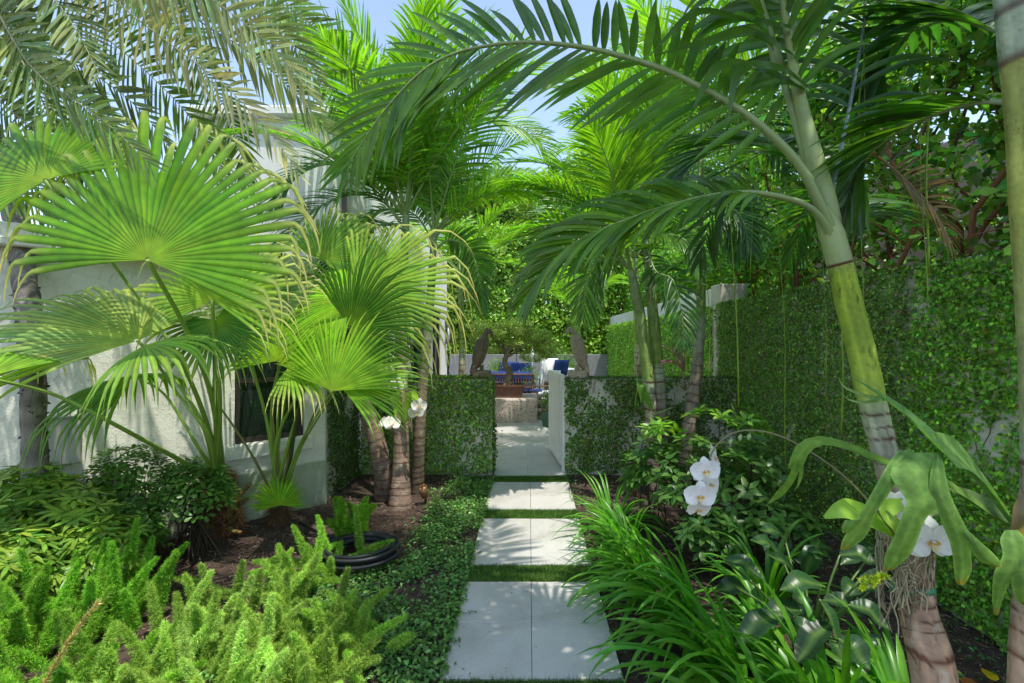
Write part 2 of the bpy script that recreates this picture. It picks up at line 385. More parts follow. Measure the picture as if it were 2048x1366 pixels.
def lerp_col(stops):
    xs = [s[0] for s in stops]; cs = np.array([s[1] for s in stops], float)
    return lambda x: np.array([np.interp(x, xs, cs[:, k]) for k in range(3)])

# fan leaf
def fan(root, hub, axis, nrm, R, nseg=44, span=300, split=.58, droop=.9, c=LIME, tipc=A(.5, .52, .3), petiole=None, cup=.15, pr=.012,
        tiplen=.35, pleat=.22, arch=.15, label=None, pc=A(.24, .37, .06), mat='fan', kink=1.0):
    hub = A(*hub); axis = nz(A(*axis)); nrm = nz(A(*nrm)-axis*np.dot(A(*nrm), axis)); side = np.cross(axis, nrm)
    a = np.radians(np.linspace(-span/2, span/2, nseg)); da = math.radians(span)/nseg
    D = axis[None]*np.cos(a)[:, None]+side[None]*np.sin(a)[:, None]
    D = nz(D+nrm[None]*(cup*(1-np.cos(a))/2+cup*.4)[:, None])
    rad = R*(1-.22*(np.abs(a)/a.max())**2)*np.exp(rng.normal(0, .07, nseg))
    st = [0.02, .2, .4, split, split+.1, split+.2, split+.3, 1.0]
    n = nseg; p = hub[None]+D*(rad*st[0])[:, None]; d = D.copy(); rows = []; cols = []
    cc = vary(c, n, .12, .08); td = np.asarray(droop)*U(.5, 1.5, n)
    nn = nz(np.broadcast_to(nrm, (n, 3)) - (D*nrm).sum(1, keepdims=True)*D)
    prev = st[0]
    tips = [split+.4*(1-split)*0]
    rs = [.02, .2, .4, .5, split, split+.12, split+.24, split+.34, split+.39]; rs2 = rs+[rs[-1]+tiplen*.33, rs[-1]+tiplen*.66, rs[-1]+tiplen]
    full = rs2
    for k, r_ in enumerate(full):
        if k: p = p+d*((r_-full[k-1])*rad)[:, None]
        S = nz(np.cross(d, nn)); Bn = nz(np.cross(S, d))
        if r_ <= split+1e-6:
            hw = np.tan(da/2)*r_*rad*1.02; pl = hw*pleat*2
            for_arch = arch
            d = nz(d-nrm[None]*for_arch*.25-A(0, 0, 1)*arch*.12)
        else:
            x = (r_-split)/(full[-1]-split); hw = np.tan(da/2)*rad*np.interp(x, [0, .35, .55, 1], [split, split+.08, split*.62, split*.03])*.97; pl = hw*pleat*2
            g = td*((.04 if x < .42 else 1.1*kink) if kink > .5 else .12+.95*x)
            d = nz(d+A(0, 0, -1)*g[:, None])
        rows.append(np.stack([p-S*hw[:, None]-Bn*pl[:, None]*.5, p+Bn*pl[:, None]*.5, p+S*hw[:, None]-Bn*pl[:, None]*.5], 1))
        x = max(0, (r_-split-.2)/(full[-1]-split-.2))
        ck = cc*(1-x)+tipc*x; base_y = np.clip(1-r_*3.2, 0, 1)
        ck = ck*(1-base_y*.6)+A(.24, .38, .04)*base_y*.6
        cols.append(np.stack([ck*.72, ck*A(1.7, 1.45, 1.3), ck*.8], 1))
    v = np.stack(rows, 1); cl = np.stack(cols, 1); ns = len(full)
    # shared edges in the fused part
    for k, r_ in enumerate(full):
        if r_ <= split+1e-6:
            mid = (v[:-1, k, 2]+v[1:, k, 0])/2; v[:-1, k, 2] = mid; v[1:, k, 0] = mid
    b = np.arange(n)[:, None, None]*ns*3; k = np.arange(ns-1)[None, :, None]*3; j = np.arange(2)[None, None]; i0 = b+k+j
    q = np.stack([i0, i0+1, i0+4, i0+3], -1).reshape(-1, 4)
    mb = MB(); mb.add(v.reshape(-1, 3), q, c=cl.reshape(-1, 3))
    fo = mb.build('fan_frond', M[mat], root)
    if label: fo['label'] = label
    if petiole is not None:
        pp = spline(list(petiole)+[hub], 40); rb = MB()
        tube(rb, pp, pr*np.linspace(1.7, .8, 40), 6, pc, flat=.7)
        # small thorns along the lower petiole
        rb.build('petiole', M['stem'], fo)
    return fo

# ------------------------------------------------------------------ camera, light, world
cam = bpy.data.objects.new('camera', bpy.data.cameras.new('camera')); col.objects.link(cam)
cam.location = (0, 0, HC); cam.rotation_euler = (PI/2, 0, 0)
cam.data.lens = F/2048*36; cam.data.shift_x = -(CX-1024)/2048; cam.data.shift_y = -3/2048
cam.data.clip_end = 1000; cam.data.clip_start = .02
scene.camera = cam
SUN = nz(A(.27, -.26, .93))
sun = bpy.data.objects.new('sun', bpy.data.lights.new('sun', 'SUN')); col.objects.link(sun)
sun.data.energy = 5.0; sun.data.angle = math.radians(.55); sun.data.color = (1, .96, .88)
from mathutils import Vector
sun.rotation_euler = Vector(tuple(SUN)).to_track_quat('Z', 'Y').to_euler()
w = bpy.data.worlds.new('World'); scene.world = w; w.use_nodes = True
sky = w.node_tree.nodes.new('ShaderNodeTexSky'); sky.sky_type = 'NISHITA'; sky.sun_disc = False
sky.sun_elevation = math.asin(SUN[2]); sky.sun_rotation = math.atan2(SUN[0], SUN[1]); sky.ozone_density = 1.2; sky.dust_density = .6
bgn = w.node_tree.nodes['Background']; gm = w.node_tree.nodes.new('ShaderNodeHueSaturation'); gm.inputs['Saturation'].default_value = .88; gm.inputs['Value'].default_value = 2.35
w.node_tree.links.new(sky.outputs[0], gm.inputs['Color']); w.node_tree.links.new(gm.outputs[0], bgn.inputs[0]); bgn.inputs[1].default_value = .15
scene.view_settings.view_transform = 'Standard'; scene.view_settings.look = 'None'; scene.view_settings.exposure = 0
scene.cycles.max_bounces = 8; scene.cycles.diffuse_bounces = 5; scene.cycles.transmission_bounces = 6; scene.cycles.glossy_bounces = 3
scene.cycles.use_denoising = True

# ------------------------------------------------------------------ setting
XW = 2.6      # right garden wall plane
mb = MB(); g = 40; xs = np.concatenate([[-300, -60], np.linspace(-5, 5, 81), [60, 300]]); ys = np.concatenate([[-300, -40], np.linspace(-1, 7, 65), [60, 300]])
X_, Y_ = np.meshgrid(xs, ys); Z_ = -.03+.012*np.sin(X_*7+np.sin(Y_*5)*1.3)*np.sin(Y_*6+1)
Z_[(np.abs(X_) > 5) | (Y_ > 6.9) | (Y_ < -1)] = -.06
V = np.stack([X_, Y_, Z_], -1).reshape(-1, 3); nx, ny = len(xs), len(ys)
i = (np.arange(ny-1)[:, None]*nx+np.arange(nx-1)[None]).ravel()
mb.add(V, np.stack([i, i+1, i+nx+1, i+nx], -1)); structure(mb.build('ground', M['soil'], origin=(0, 0, 0)))
# paving slabs: two by two tiles, then one row
Yg = lambda py: F*HC/(py-CY)
XL, XR, XM = -.44*1.0-.0, .462, .012
XL = (880-CX)/F*Yg(1356); XR = (1247-CX)/F*Yg(1356); XM = (1064-CX)/F*Yg(1356)
slabs = [(Yg(1356), Yg(1163), Yg(1244)), (Yg(1128), Yg(1037), Yg(1078)), (Yg(1018), Yg(964), Yg(992)), (Yg(1356)-1.15, Yg(1356)-.16, Yg(1356)-.65)]
for k, (y0, y1, ym) in enumerate(slabs):
    mb = MB(); e = .0012
    for (a0_, a1_) in ((XL, XM-e), (XM+e, XR)):
        for (b0, b1) in ((y0, ym-e), (ym+e, y1)):
            box(mb, (a0_, b0, -.05), (a1_, b1, .0+U(-.001, .001)), bev=.003)
    structure(mb.build('paving_slab', M['slab'], smooth=False))
mb = MB(); box(mb, (XL, Yg(951), -.05), (XR, 5.9, 0), bev=.003); structure(mb.build('gateway_paving', M['patio'], origin=(0, 0, 0), smooth=False))
mb = MB(); box(mb, (-2.05, 5.902, -.05), (2.6, 17, -.001)); structure(mb.build('patio', M['patio'], origin=(0, 0, 0), smooth=False))
gaps = [(Yg(1163), Yg(1128)), (Yg(1037), Yg(1018)), (Yg(964), Yg(951)), (Yg(1356)-.16, Yg(1356))]
names = ['strip of short green grass between nearest two paving slabs', 'strip of short grass between second and third paving slabs', 'narrow strip of grass before the gateway paving', 'strip of short grass at the near edge of front slab']
for (y0, y1), nm in zip(gaps, names):
    mb = MB(); n = int(26000*(y1-y0)*(XR-XL))+500
    box(mb, (XL+.003, y0+.003, -.05), (XR-.003, y1-.003, -.012), c=(.03, .05, .015))
    p = np.stack([U(XL-.01, XR+.012, n), U(y0-.006, y1+.006, n), np.full(n, -.014)], 1)
    d = nz(rng.normal(0, .45, (n, 3))*A(1, 1, 0)+A(0, 0, 1))
    inst(mb, 'needle', p, d, rdir(n), U(.018, .036, n), .0035, vary((.065, .15, .03), n, .35))
    tag(mb.build('grass', M['grass'], smooth=False), nm, 'grass', kind='stuff')

def blocked(x, y):
    return (x > XL-.02) & (x < XR+.02)
# mulch chips
mb = MB(); n = 42000
p = np.stack([U(-3.9, XW, n), U(1.3, 5.7, n), np.zeros(n)], 1); p = p[~blocked(p[:, 0], p[:, 1])]
n = len(p); p[:, 2] = -.03+.012*np.sin(p[:, 0]*7+np.sin(p[:, 1]*5)*1.3)*np.sin(p[:, 1]*6+1)+U(0, .02, n)
d = nz(rng.normal(0, 1, (n, 3))*A(1, 1, .25))
tones = np.array([(.19, .12, .09), (.10, .065, .05), (.30, .21, .16), (.055, .04, .03)])[rng.integers(0, 4, n)]
inst(mb, 'lance', p, d, nz(rng.normal(0, .5, (n, 3))+A(0, 0, 1)), U(.02, .06, n), U(.003, .009, n), tones*U(.6, 1.3, n)[:, None])
tag(mb.build('mulch', M['chips'], smooth=False), 'dark shredded bark mulch covering the planting beds', 'mulch', kind='stuff')

# ------------------------------------------------------------------ climbing fig helper
def ivy_face(mb, o, ux, uy, w_, h_, dens, nrm, size=.026, c=(.07, .15, .03), bare=.35, bs=2.2, thick=.05, seed=0, topthick=.0):
    n = int(w_*h_*dens); a = U(0, w_, n); b = U(0, h_, n)
    f = np.sin(a*bs*2.1+seed)*np.sin(b*bs*1.7+seed*1.3)+.6*np.sin(a*bs*5.3+b*3+seed)*np.sin(b*bs*4.7-a*2)+.4*np.sin(a*bs*13+seed*2)*np.sin(b*bs*11)
    f += .45*np.sin(a*bs*27+1.3*np.sin(b*31))*np.sin(b*bs*23+seed)
    keep = (f+rng.normal(0, .25, n)) > bare-1.0
    a, b, f = a[keep], b[keep], f[keep]; n = len(a)
    p = np.asarray(o, float)+np.outer(a, ux)+np.outer(b, uy)+np.outer(np.abs(rng.normal(0, 1, n))*thick*.5+.004+.035*np.clip(np.sin(a*3.1+seed)*np.sin(b*3.7+a), 0, 1)+(rng.random(n) < .03)*U(0, .07, n), nrm)*np.clip(.6+f*.4, .3, 1.6)[:, None]
    d = nz(A(0, 0, -.9)+rng.normal(0, .65, (n, 3))); nn = nz(np.asarray(nrm)+rng.normal(0, .6, (n, 3))+A(0, 0, .55))
    cc = vary(c, n, .42, .2); k_ = rng.random(n); cc[k_ < .025] = A(.2, .13, .06); cc[k_ > .92] *= 1.7
    inst(mb, 'ivy', p, d, nn, size*U(.7, 1.35, n), size*.85*U(.7, 1.3, n), cc)
    # thin brown stems under the leaves
    m = int(w_*h_*30)
    for _ in range(m):
        a0_, b0 = U(0, w_), U(0, h_*.9); q_ = [np.asarray(o, float)+np.asarray(ux)*np.clip(a0_+x, 0, w_)+np.asarray(uy)*np.clip(b0+y, 0, h_)+np.asarray(nrm)*.006 for x, y in ((0, 0), (U(-.06, .06), .1), (U(-.1, .1), .22))]
        tube(mb, q_, .0022, 3, (.09, .055, .03), caps=False)

# right garden wall (near)
ZT = HC+.19*XW
def wall(name, a, b, label, mat='stucco', bev=.008):
    mb = MB(); box(mb, a, b, bev=bev); o = mb.build(name, M[mat], smooth=False); return tag(o, label, 'wall')
wall('garden_wall', (XW, -.8, -.1), (XW+.2, 6.3, ZT), 'tall white stucco garden wall on the right under climbing fig, with thin white top edge')
mb = MB()
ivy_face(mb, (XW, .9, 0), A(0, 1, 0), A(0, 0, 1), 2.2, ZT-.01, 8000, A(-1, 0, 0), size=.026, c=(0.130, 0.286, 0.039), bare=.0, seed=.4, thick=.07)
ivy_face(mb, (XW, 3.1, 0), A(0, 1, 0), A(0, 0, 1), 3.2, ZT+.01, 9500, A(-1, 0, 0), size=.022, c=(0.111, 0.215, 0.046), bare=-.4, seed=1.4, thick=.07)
n = 3000; p = np.stack([XW+U(-.04, .05, n), U(.9, 6.25, n), np.full(n, ZT)+U(-.03, .012, n)], 1)
inst(mb, 'ivy', p, rdir(n), nz(rdir(n)*.6+A(0, 0, 1)), .024, .02, vary((.08, .17, .03), n, .3))
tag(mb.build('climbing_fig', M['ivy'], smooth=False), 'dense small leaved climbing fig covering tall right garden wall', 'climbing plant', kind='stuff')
# far right wall
wall('garden_wall', (XW+.03, 6.301, -.1), (XW+.2, 16, ZT-.0), 'farther stretch of right garden wall under sunlit fig below the white board fence')
mb = MB(); ivy_face(mb, (XW+.03, 6.55, .2), A(0, 1, 0), A(0, 0, 1), 9.4, ZT-.2, 2600, A(-1, 0, 0), size=.04, c=(0.169, 0.325, 0.065), bare=-.3, seed=3, thick=.08)  # lighter leaf colour paints sunlight onto this far stretch
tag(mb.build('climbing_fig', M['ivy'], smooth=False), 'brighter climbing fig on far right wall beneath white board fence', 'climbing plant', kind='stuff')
# white board fence and pier above
fr = thing('board_fence', (XW+.12, 6.4, ZT), 'white vertical board fence rising above the fig covered wall', 'fence')
for k in range(46):
    y0 = 6.62+k*.2; mb = MB(); box(mb, (XW+.10+.004*(k % 2), y0, ZT+.001), (XW+.13, y0+.196, HC+.292*XW), bev=.004); mb.build('board', M['fencewhite'], fr, smooth=False)
wall('wall_pier', (XW+.02, 6.3, ZT+.002), (XW+.4, 6.61, HC+.297*XW), 'short square white stucco pier at near end of board fence')
# left and right low gate walls
ZL = HC-77/F*5.75; YG = 5.72; XGl, XGr = -.46, .45
wall('low_wall', (-2.1, YG, -.1), (XGl, YG+.2, ZL), 'low white wall left of the gateway, thickly covered with fig', )
wall('low_wall', (XGr, YG, -.1), (XW-.001, YG+.2, ZL), 'low white wall right of the gateway, patchily covered with fig')
mb = MB(); ivy_face(mb, (-2.08, YG, 0), A(1, 0, 0), A(0, 0, 1), 1.62, ZL, 6500, A(0, -1, 0), size=.028, c=(0.130, 0.247, 0.058), bare=-.2, seed=5, thick=.06)  # leaf colour lightened so the gateway fig looks lit
ivy_face(mb, (XGl, YG, 0), A(0, 1, 0), A(0, 0, 1), .2, ZL, 5000, A(1, 0, 0), bare=-.6, thick=.03)
n = 3500; p = np.stack([U(-2.1, XGl, n), YG+U(-.04, .22, n), ZL+U(0, .025, n)], 1)
inst(mb, 'ivy', p, rdir(n), nz(rdir(n)*.6+A(0, 0, 1)), .026, .022, vary((.10, .19, .04), n, .3))
tag(mb.build('climbing_fig', M['ivy'], smooth=False), 'climbing fig covering the low wall left of the gateway', 'climbing plant', kind='stuff')
mb = MB(); ivy_face(mb, (XGr, YG, 0), A(1, 0, 0), A(0, 0, 1), 2.1, ZL, 6500, A(0, -1, 0), size=.028, c=(0.085, 0.176, 0.039), bare=.38, seed=2, thick=.05, bs=3)
n = 3000; p = np.stack([U(XGr, XW, n), YG+U(-.04, .2, n), ZL+U(-.01, .02, n)], 1)
inst(mb, 'ivy', p, rdir(n), nz(rdir(n)*.6+A(0, 0, 1)), .024, .02, vary((.05, .11, .03), n, .3))
tag(mb.build('climbing_fig', M['ivy'], smooth=False), 'patchy darker climbing fig on low wall right of the gateway', 'climbing plant', kind='stuff')
# return wall from the house corner
wall('wing_wall', (-2.35, 4.8, -.1), (-2.12, 5.719, 1.95), 'narrow fig covered wall running back from the house corner')
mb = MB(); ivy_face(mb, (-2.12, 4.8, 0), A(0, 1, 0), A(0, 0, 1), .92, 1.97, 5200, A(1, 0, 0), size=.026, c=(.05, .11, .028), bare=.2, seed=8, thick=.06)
ivy_face(mb, (-2.35, YG+.2, ZL), A(1, 0, 0), A(0, 0, 1), .5, .8, 3000, A(0, -1, 0), size=.026, c=(.05, .11, .028), bare=-.5, seed=8, thick=.1)
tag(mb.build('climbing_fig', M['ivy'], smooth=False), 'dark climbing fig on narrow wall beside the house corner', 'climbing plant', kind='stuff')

# ------------------------------------------------------------------ house (angled front wing + tall rear)
HCN = A(-2.10, 4.73); hd = nz(A(-.72, -.69)); hn = A(.69, -.72)
house = thing('house', (-2.10, 4.73, 0), 'white stucco house on the left with dark framed window behind the palms', 'house')
def hbox(mb, s0, s1, d0, d1, z0, z1, bev=0):     # s along the wall from the corner, d outward from its face
    v = []
    m2 = MB(); box(m2, (s0, d0, z0), (s1, d1, z1), bev=bev)
    v = m2.v[0].copy(); q = m2.q[0]
    o = v.copy(); o[:, 0] = HCN[0]+hd[0]*v[:, 0]+hn[0]*v[:, 1]; o[:, 1] = HCN[1]+hd[1]*v[:, 0]+hn[1]*v[:, 1]
    mb.add(o, q[:, ::-1])
ws0, ws1, wz0, wz1 = .2, .8, .69, 1.86
mb = MB()
hbox(mb, 0, ws0, -.25, 0, .42, 2.3); hbox(mb, ws1, 6, -.25, 0, .42, 2.3)
hbox(mb, ws0, ws1, -.25, -.001, .42, wz0); hbox(mb, ws0, ws1, -.25, -.001, wz1, 2.3)
mb.build('wall', M['stucco_house'], house, smooth=False)
mb = MB(); hbox(mb, -.01, 6, -.25, .018, -.1, .419, bev=.006); mb.build('plinth', M['stucco_low'], house, smooth=False)
mb = MB(); hbox(mb, -.12, 6.1, -.26, .14, 2.301, 2.36, bev=.008); hbox(mb, -.08, 6.1, -.26, .08, 2.361, 2.47, bev=.01); mb.build('cornice', M['stucco_house'], house, smooth=False)
mb = MB(); hbox(mb, ws0-.07, ws1+.07, .001, .045, wz0-.13, wz0-.001, bev=.008); win = None
fb = MB()
for (s0, s1, z0, z1) in ((ws0, ws0+.05, wz0, wz1), (ws1-.05, ws1, wz0, wz1), (ws0+.05, ws1-.05, wz0, wz0+.05), (ws0+.05, ws1-.05, wz1-.05, wz1), (ws0+.05, ws1-.05, 1.25, 1.29)):
    hbox(fb, s0+.0005, s1-.0005, -.09, -.04, z0+.0005, z1-.0005)
win = fb.build('window', M['bronze'], house, smooth=False)
mb.build('sill', M['stucco_house'], win, smooth=False)
pb = MB(); hbox(pb, ws0+.04, ws1-.04, -.075, -.07, wz0+.04, wz1-.04); pb.build('pane', M['glass'], win, smooth=False)
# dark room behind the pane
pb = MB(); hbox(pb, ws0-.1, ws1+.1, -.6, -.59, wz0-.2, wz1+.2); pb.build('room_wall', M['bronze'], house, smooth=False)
# tall rear block: walls as a hollow box
rear = thing('house', (-2.1, 6, 0), 'tall white rear wing of the house beyond the low wall with long windows', 'house')
mb = MB()
zr = 4.3
for (y0, y1, z0, z1) in ((5.925, 8.1, -.05, zr), (9.6, 10.0, -.05, zr), (11.0, 11.75, -.05, zr), (8.1, 9.6, 2.35, zr), (10.0, 11.0, 2.35, zr)):
    box(mb, (-2.35, y0+.0005, z0), (-2.1, y1-.0005, z1))
box(mb, (-3.9, 5.5, 1.951), (-2.351, 5.75, zr)); box(mb, (-3.9, 5.75, zr-.2), (-2.351, 11.75, zr-.05)); box(mb, (-4.0, 5.5, 1.9), (-3.901, 11.75, zr))
mb.build('wall', M['white'], rear, smooth=False)
mb = MB(); box(mb, (-4.05, 5.4, zr), (-2.02, 11.85, zr+.12), bev=.02); mb.build('parapet', M['white'], rear, smooth=False)
for (y0, y1) in ((8.1, 9.6), (10.0, 11.0)):
    fb = MB()
    for a_, b_, z0, z1 in ((y0, y0+.07, 0, 2.34), (y1-.07, y1, 0, 2.34), ((y0+y1)/2-.04, (y0+y1)/2+.04, 0, 2.34), (y0+.07, (y0+y1)/2-.04, 2.26, 2.34), ((y0+y1)/2+.04, y1-.07, 2.26, 2.34)):
        box(fb, (-2.2, a_+.001, z0), (-2.14, b_-.001, z1))
    wf = fb.build('window', M['bronze'], rear, smooth=False)
    pb = MB(); box(pb, (-2.18, y0+.06, .02), (-2.175, y1-.06, 2.3)); pb.build('pane', M['glass'], wf, smooth=False)
# wall lanterns on the rear wing
for (y, lab) in ((11.5, 'slim dark wall lantern at far corner of the white rear wing'), (7.9, 'slim dark wall lantern nearer on the white rear wing')):
    lt = thing('wall_lantern', (-2.08, y, 1.55), lab, 'wall lamp', 'lanterns on the rear wing')
    mb = MB()
    for dx in (0, .12):
        for dy in (-.06, .06): box(mb, (-2.08+dx, y+dy-.008, 1.6), (-2.064+dx, y+dy+.008, 2.15))
    box(mb, (-2.099, y-.08, 1.56), (-1.93, y+.08, 1.6), bev=.004); box(mb, (-2.099, y-.08, 2.15), (-1.93, y+.08, 2.2), bev=.004)
    mb.build('frame', M['bronze'], lt, smooth=False)
    mb = MB(); tube(mb, [A(-2.01, y, 1.601), A(-2.01, y, 2.0)], .03, 8); mb.build('lamp', M['whitecloth'], lt)
# utility box
s_ = 1.9
bx_ = A(*(HCN+hd*1.93)); ub = thing('utility_box', (bx_[0], bx_[1], .75), 'beige metal utility box fixed low on the house wall', 'utility box')
mb = MB(); hbox(mb, 1.80, 2.02, .001, .12, .74, 1.08, bev=.008); mb.build('case', M['box'], ub, smooth=False)
mb = MB(); hbox(mb, 1.79, 2.03, .0, .13, 1.081, 1.095, bev=.003); hbox(mb, 1.9, 1.925, .05, .08, 1.0955, 1.12); mb.build('lid', M['box'], ub, smooth=False)

# ------------------------------------------------------------------ gate, planter, patio
gt = thing('gate', (.43, 5.9, 0), 'white panelled gate leaf standing open on the right of the gateway', 'gate')
ga, gb = A(.435, 5.93), A(.325, 6.95); gd = nz(gb-ga); gl = np.linalg.norm(gb-ga); grot = math.atan2(gd[1], gd[0])
gbx = lambda mb, s0, s1, t0, t1, z0, z1, bev=0: box(mb, (ga[0]+s0, ga[1]+t0, z0), (ga[0]+s1, ga[1]+t1, z1), rot=grot, piv=(ga[0], ga[1]), bev=bev)
for (s0, s1, z0, z1, nm) in ((0, .07, .03, 1.2, 'stile'), (gl-.07, gl, .03, 1.2, 'stile'), (.0705, gl-.0705, 1.12, 1.2, 'rail'), (.0705, gl-.0705, .03, .12, 'rail')):
    mb = MB(); gbx(mb, s0, s1, -.03, .03, z0, z1, bev=.004); mb.build(nm, M['fencewhite'], gt, smooth=False)
for k in range(7):
    w_ = (gl-.141)/7; mb = MB(); gbx(mb, .0705+k*w_, .0705+(k+1)*w_-.004, -.012, .012, .1205, 1.1195, bev=.003); mb.build('board', M['fencewhite'], gt, smooth=False)
mb = MB(); box(mb, (XGr-.035, YG+.02, -.02), (XGr-.001, YG+.12, 1.19), bev=.004); tag(mb.build('gate_post', M['fencewhite'], smooth=False), 'thin white post on which the open gate hangs', 'post')

mb = MB(); box(mb, (-.83, 9.18, -.02), (.17, 10.2, .47), bev=.03); tag(mb.build('stone_block', M['coral'], smooth=False), 'low pitted coral stone block under the bonsai pot', 'stone block')
# bonsai
bo = thing('bonsai_tree', (-.43, 9.6, .47), 'spreading bonsai tree in rectangular brown pot on stone block', 'tree')
mb = MB()
def ring_rect(cx, cy, z, hx, hy): return [(cx-hx, cy-hy, z), (cx+hx, cy-hy, z), (cx+hx, cy+hy, z), (cx-hx, cy+hy, z)]
prof = [(.47, .27, .17), (.50, .29, .19), (.51, .28, .18), (.69, .325, .22), (.70, .35, .24), (.735, .35, .24), (.735, .31, .2), (.70, .30, .19)]
v = []; q = []
for k, (z, hx, hy) in enumerate(prof):
    v += ring_rect(-.43, 9.55, z, hx, hy)
    if k:
        for j in range(4): a_ = (k-1)*4+j; b_ = (k-1)*4+(j+1) % 4; q.append((a_, b_, b_+4, a_+4))
q.append((28, 29, 30, 31)); q.append((3, 2, 1, 0))
mb.add(v, q)
box(mb, (-.66, 9.355, .53), (-.2, 9.37, .66), bev=.006)
mb.build('pot', M['terracotta'], bo, smooth=False)
mb = MB(); bc = A(.26, .2, .15)
trunkp = spline([A(-.47, 9.55, .72), A(-.40, 9.55, .95), A(-.50, 9.5, 1.15), A(-.45, 9.5, 1.4), A(-.38, 9.5, 1.55)], 24); tube(mb, trunkp, np.linspace(.085, .035, 24), 8, bc, wob=.12)
for a_ in range(5):
    x = U(-.2, .2); tube(mb, spline([A(-.47, 9.55, .8), A(-.47+x*.6, 9.5, .75), A(-.47+x, 9.45, .71)], 6), np.linspace(.05, .015, 6), 6, bc, wob=.1)
brs = [[(-.45, 9.5, 1.35), (-.62, 9.5, 1.55), (-.85, 9.5, 1.72), (-1.05, 9.5, 1.68)], [(-.4, 9.5, 1.5), (-.15, 9.4, 1.52), (.1, 9.4, 1.62), (.35, 9.4, 1.55)], [(-.4, 9.5, 1.5), (-.3, 9.5, 1.7), (-.2, 9.5, 1.85)], [(-.45, 9.5, 1.3), (-.2, 9.6, 1.45), (.05, 9.7, 1.7)], [(-.5, 9.5, 1.4), (-.6, 9.6, 1.7), (-.7, 9.6, 1.85)]]
for b_ in brs: tube(mb, spline([A(*x) for x in b_], 12), np.linspace(.03, .008, 12), 6, bc, wob=.12)
mb.build('trunk', M['bark'], bo)
mb = MB()
for (cx, cz, rx, rz, n) in ((-.95, 1.75, .28, .17, 1100), (-.6, 1.88, .3, .18, 1200), (-.2, 1.92, .32, .2, 1300), (.15, 1.8, .32, .24, 1500), (.35, 1.55, .2, .3, 1000), (-.85, 1.52, .28, .13, 700), (.1, 1.4, .3, .2, 900), (-1.0, 1.98, .25, .2, 900), (-.3, 2.05, .4, .16, 900), (-.15, 1.65, .35, .12, 600)):
    n = int(n*1.6)
    u = rdir(n)*U(.5, 1, n)[:, None]**.5; p = A(cx, 9.5, cz-.06)+u*A(rx*1.05, .35, rz*.72)
    inst(mb, 'ivy', p, nz(rdir(n)+A(0, 0, -.8)), nz(rdir(n)+A(0, 0, 1)), U(.03, .055, n), .018, vary((.17, .25, .08), n, .4))
mb.build('crown', M['ivy'], bo, smooth=False)

# vulture statues
def loft(mb, rings, c, sides=16):
    """rings: (center, rx, ry, yaw-plane normal tangent auto)"""
    cs = np.array([r[0] for r in rings]); T = tangents(cs); v = []
    for (cn, rx, ry), t in zip(rings, T):
        S = nz(np.cross(A(0, 1, 0), t)); B = np.cross(t, S)
        a = np.arange(sides)/sides*2*PI
        v.append(cn+S*np.cos(a)[:, None]*rx+B*np.sin(a)[:, None]*ry)
    n = len(v); v = np.concatenate(v); i = np.arange(n-1)[:, None]*sides; j = np.arange(sides)[None]; k = (j+1) % sides
    q = np.stack([i+j, i+k, i+sides+k, i+sides+j], -1).reshape(-1, 4)
    t = []; v = np.vstack([v, cs[0], cs[-1]])
    for s in range(sides): t += [(n*sides, (s+1) % sides, s), (n*sides+1, (n-1)*sides+s, (n-1)*sides+(s+1) % sides)]
    mb.add(v, q, t, c=c)
def vulture(x, y, z, s, face, c, label):
    st = thing('vulture_statue', (x, y, z), label, 'statue', 'vulture statues on the gate walls')
    f = face
    def Q(a, b, cc): return A(x+a*s*f, y+b*s, z+cc*s)
    mb = MB(); box(mb, (x-.11*s, y-.1*s, z), (x+.11*s, y+.1*s, z+.095*s), c=c*1.15, bev=.012*s)
    for a_ in (-.05, .05): tube(mb, [Q(.0, a_, .09), Q(.0, a_, .16)], .022*s, 8, c)
    mb.build('base', M['statue'], st, smooth=False)
    mb = MB()
    loft(mb, [(Q(-.09, 0, .10), .02*s, .03*s), (Q(-.07, 0, .16), .05*s, .07*s), (Q(-.035, 0, .25), .075*s, .1*s), (Q(-.01, 0, .36), .085*s, .115*s), (Q(.015, 0, .45), .075*s, .1*s), (Q(.04, 0, .505), .05*s, .06*s), (Q(.055, 0, .53), .03*s, .035*s)], c)
    # neck bending forward, head, hooked beak
    loft(mb, [(Q(.03, 0, .47), .045*s, .05*s), (Q(.04, 0, .52), .036*s, .034*s), (Q(.05, 0, .555), .033*s, .031*s), (Q(.075, 0, .585), .042*s, .036*s), (Q(.105, 0, .58), .036*s, .032*s), (Q(.125, 0, .56), .02*s, .02*s), (Q(.132, 0, .53), .013*s, .012*s), (Q(.128, 0, .495), .004*s, .004*s)], c)
    mb.build('body', M['statue'], st)
    for sd in (-1, 1):
        mb = MB()
        loft(mb, [(Q(.03, sd*.085, .5), .02*s, .02*s), (Q(.0, sd*.105, .46), .055*s, .028*s), (Q(-.02, sd*.115, .36), .068*s, .028*s), (Q(-.05, sd*.1, .25), .06*s, .024*s), (Q(-.075, sd*.075, .15), .035*s, .018*s), (Q(-.1, sd*.05, .07), .012*s, .01*s)], c*.9)
        n = 46; tt = U(0, 1, n)**.8
        bx = np.array([Q(.03-.12*t_+U(-.045, .045)*(1-.5*t_), sd*(.128-.05*t_), .47-.34*t_) for t_ in tt])
        inst(mb, 'lance', bx, nz(np.tile(A(-.35*f, 0, -1), (n, 1))+rng.normal(0, .08, (n, 3))), np.tile(A(0, sd, .1), (n, 1)), .09*s, .026*s, vary(c, n, .25, .03))
        mb.build('wing', M['statue'], st)
    mb = MB(); tube(mb, [Q(-.08, 0, .16), Q(-.105, 0, .1), Q(-.12, 0, .02)], np.array([.05, .04, .02])*s, 8, c*.85, flat=.5); mb.build('tail', M['statue'], st)
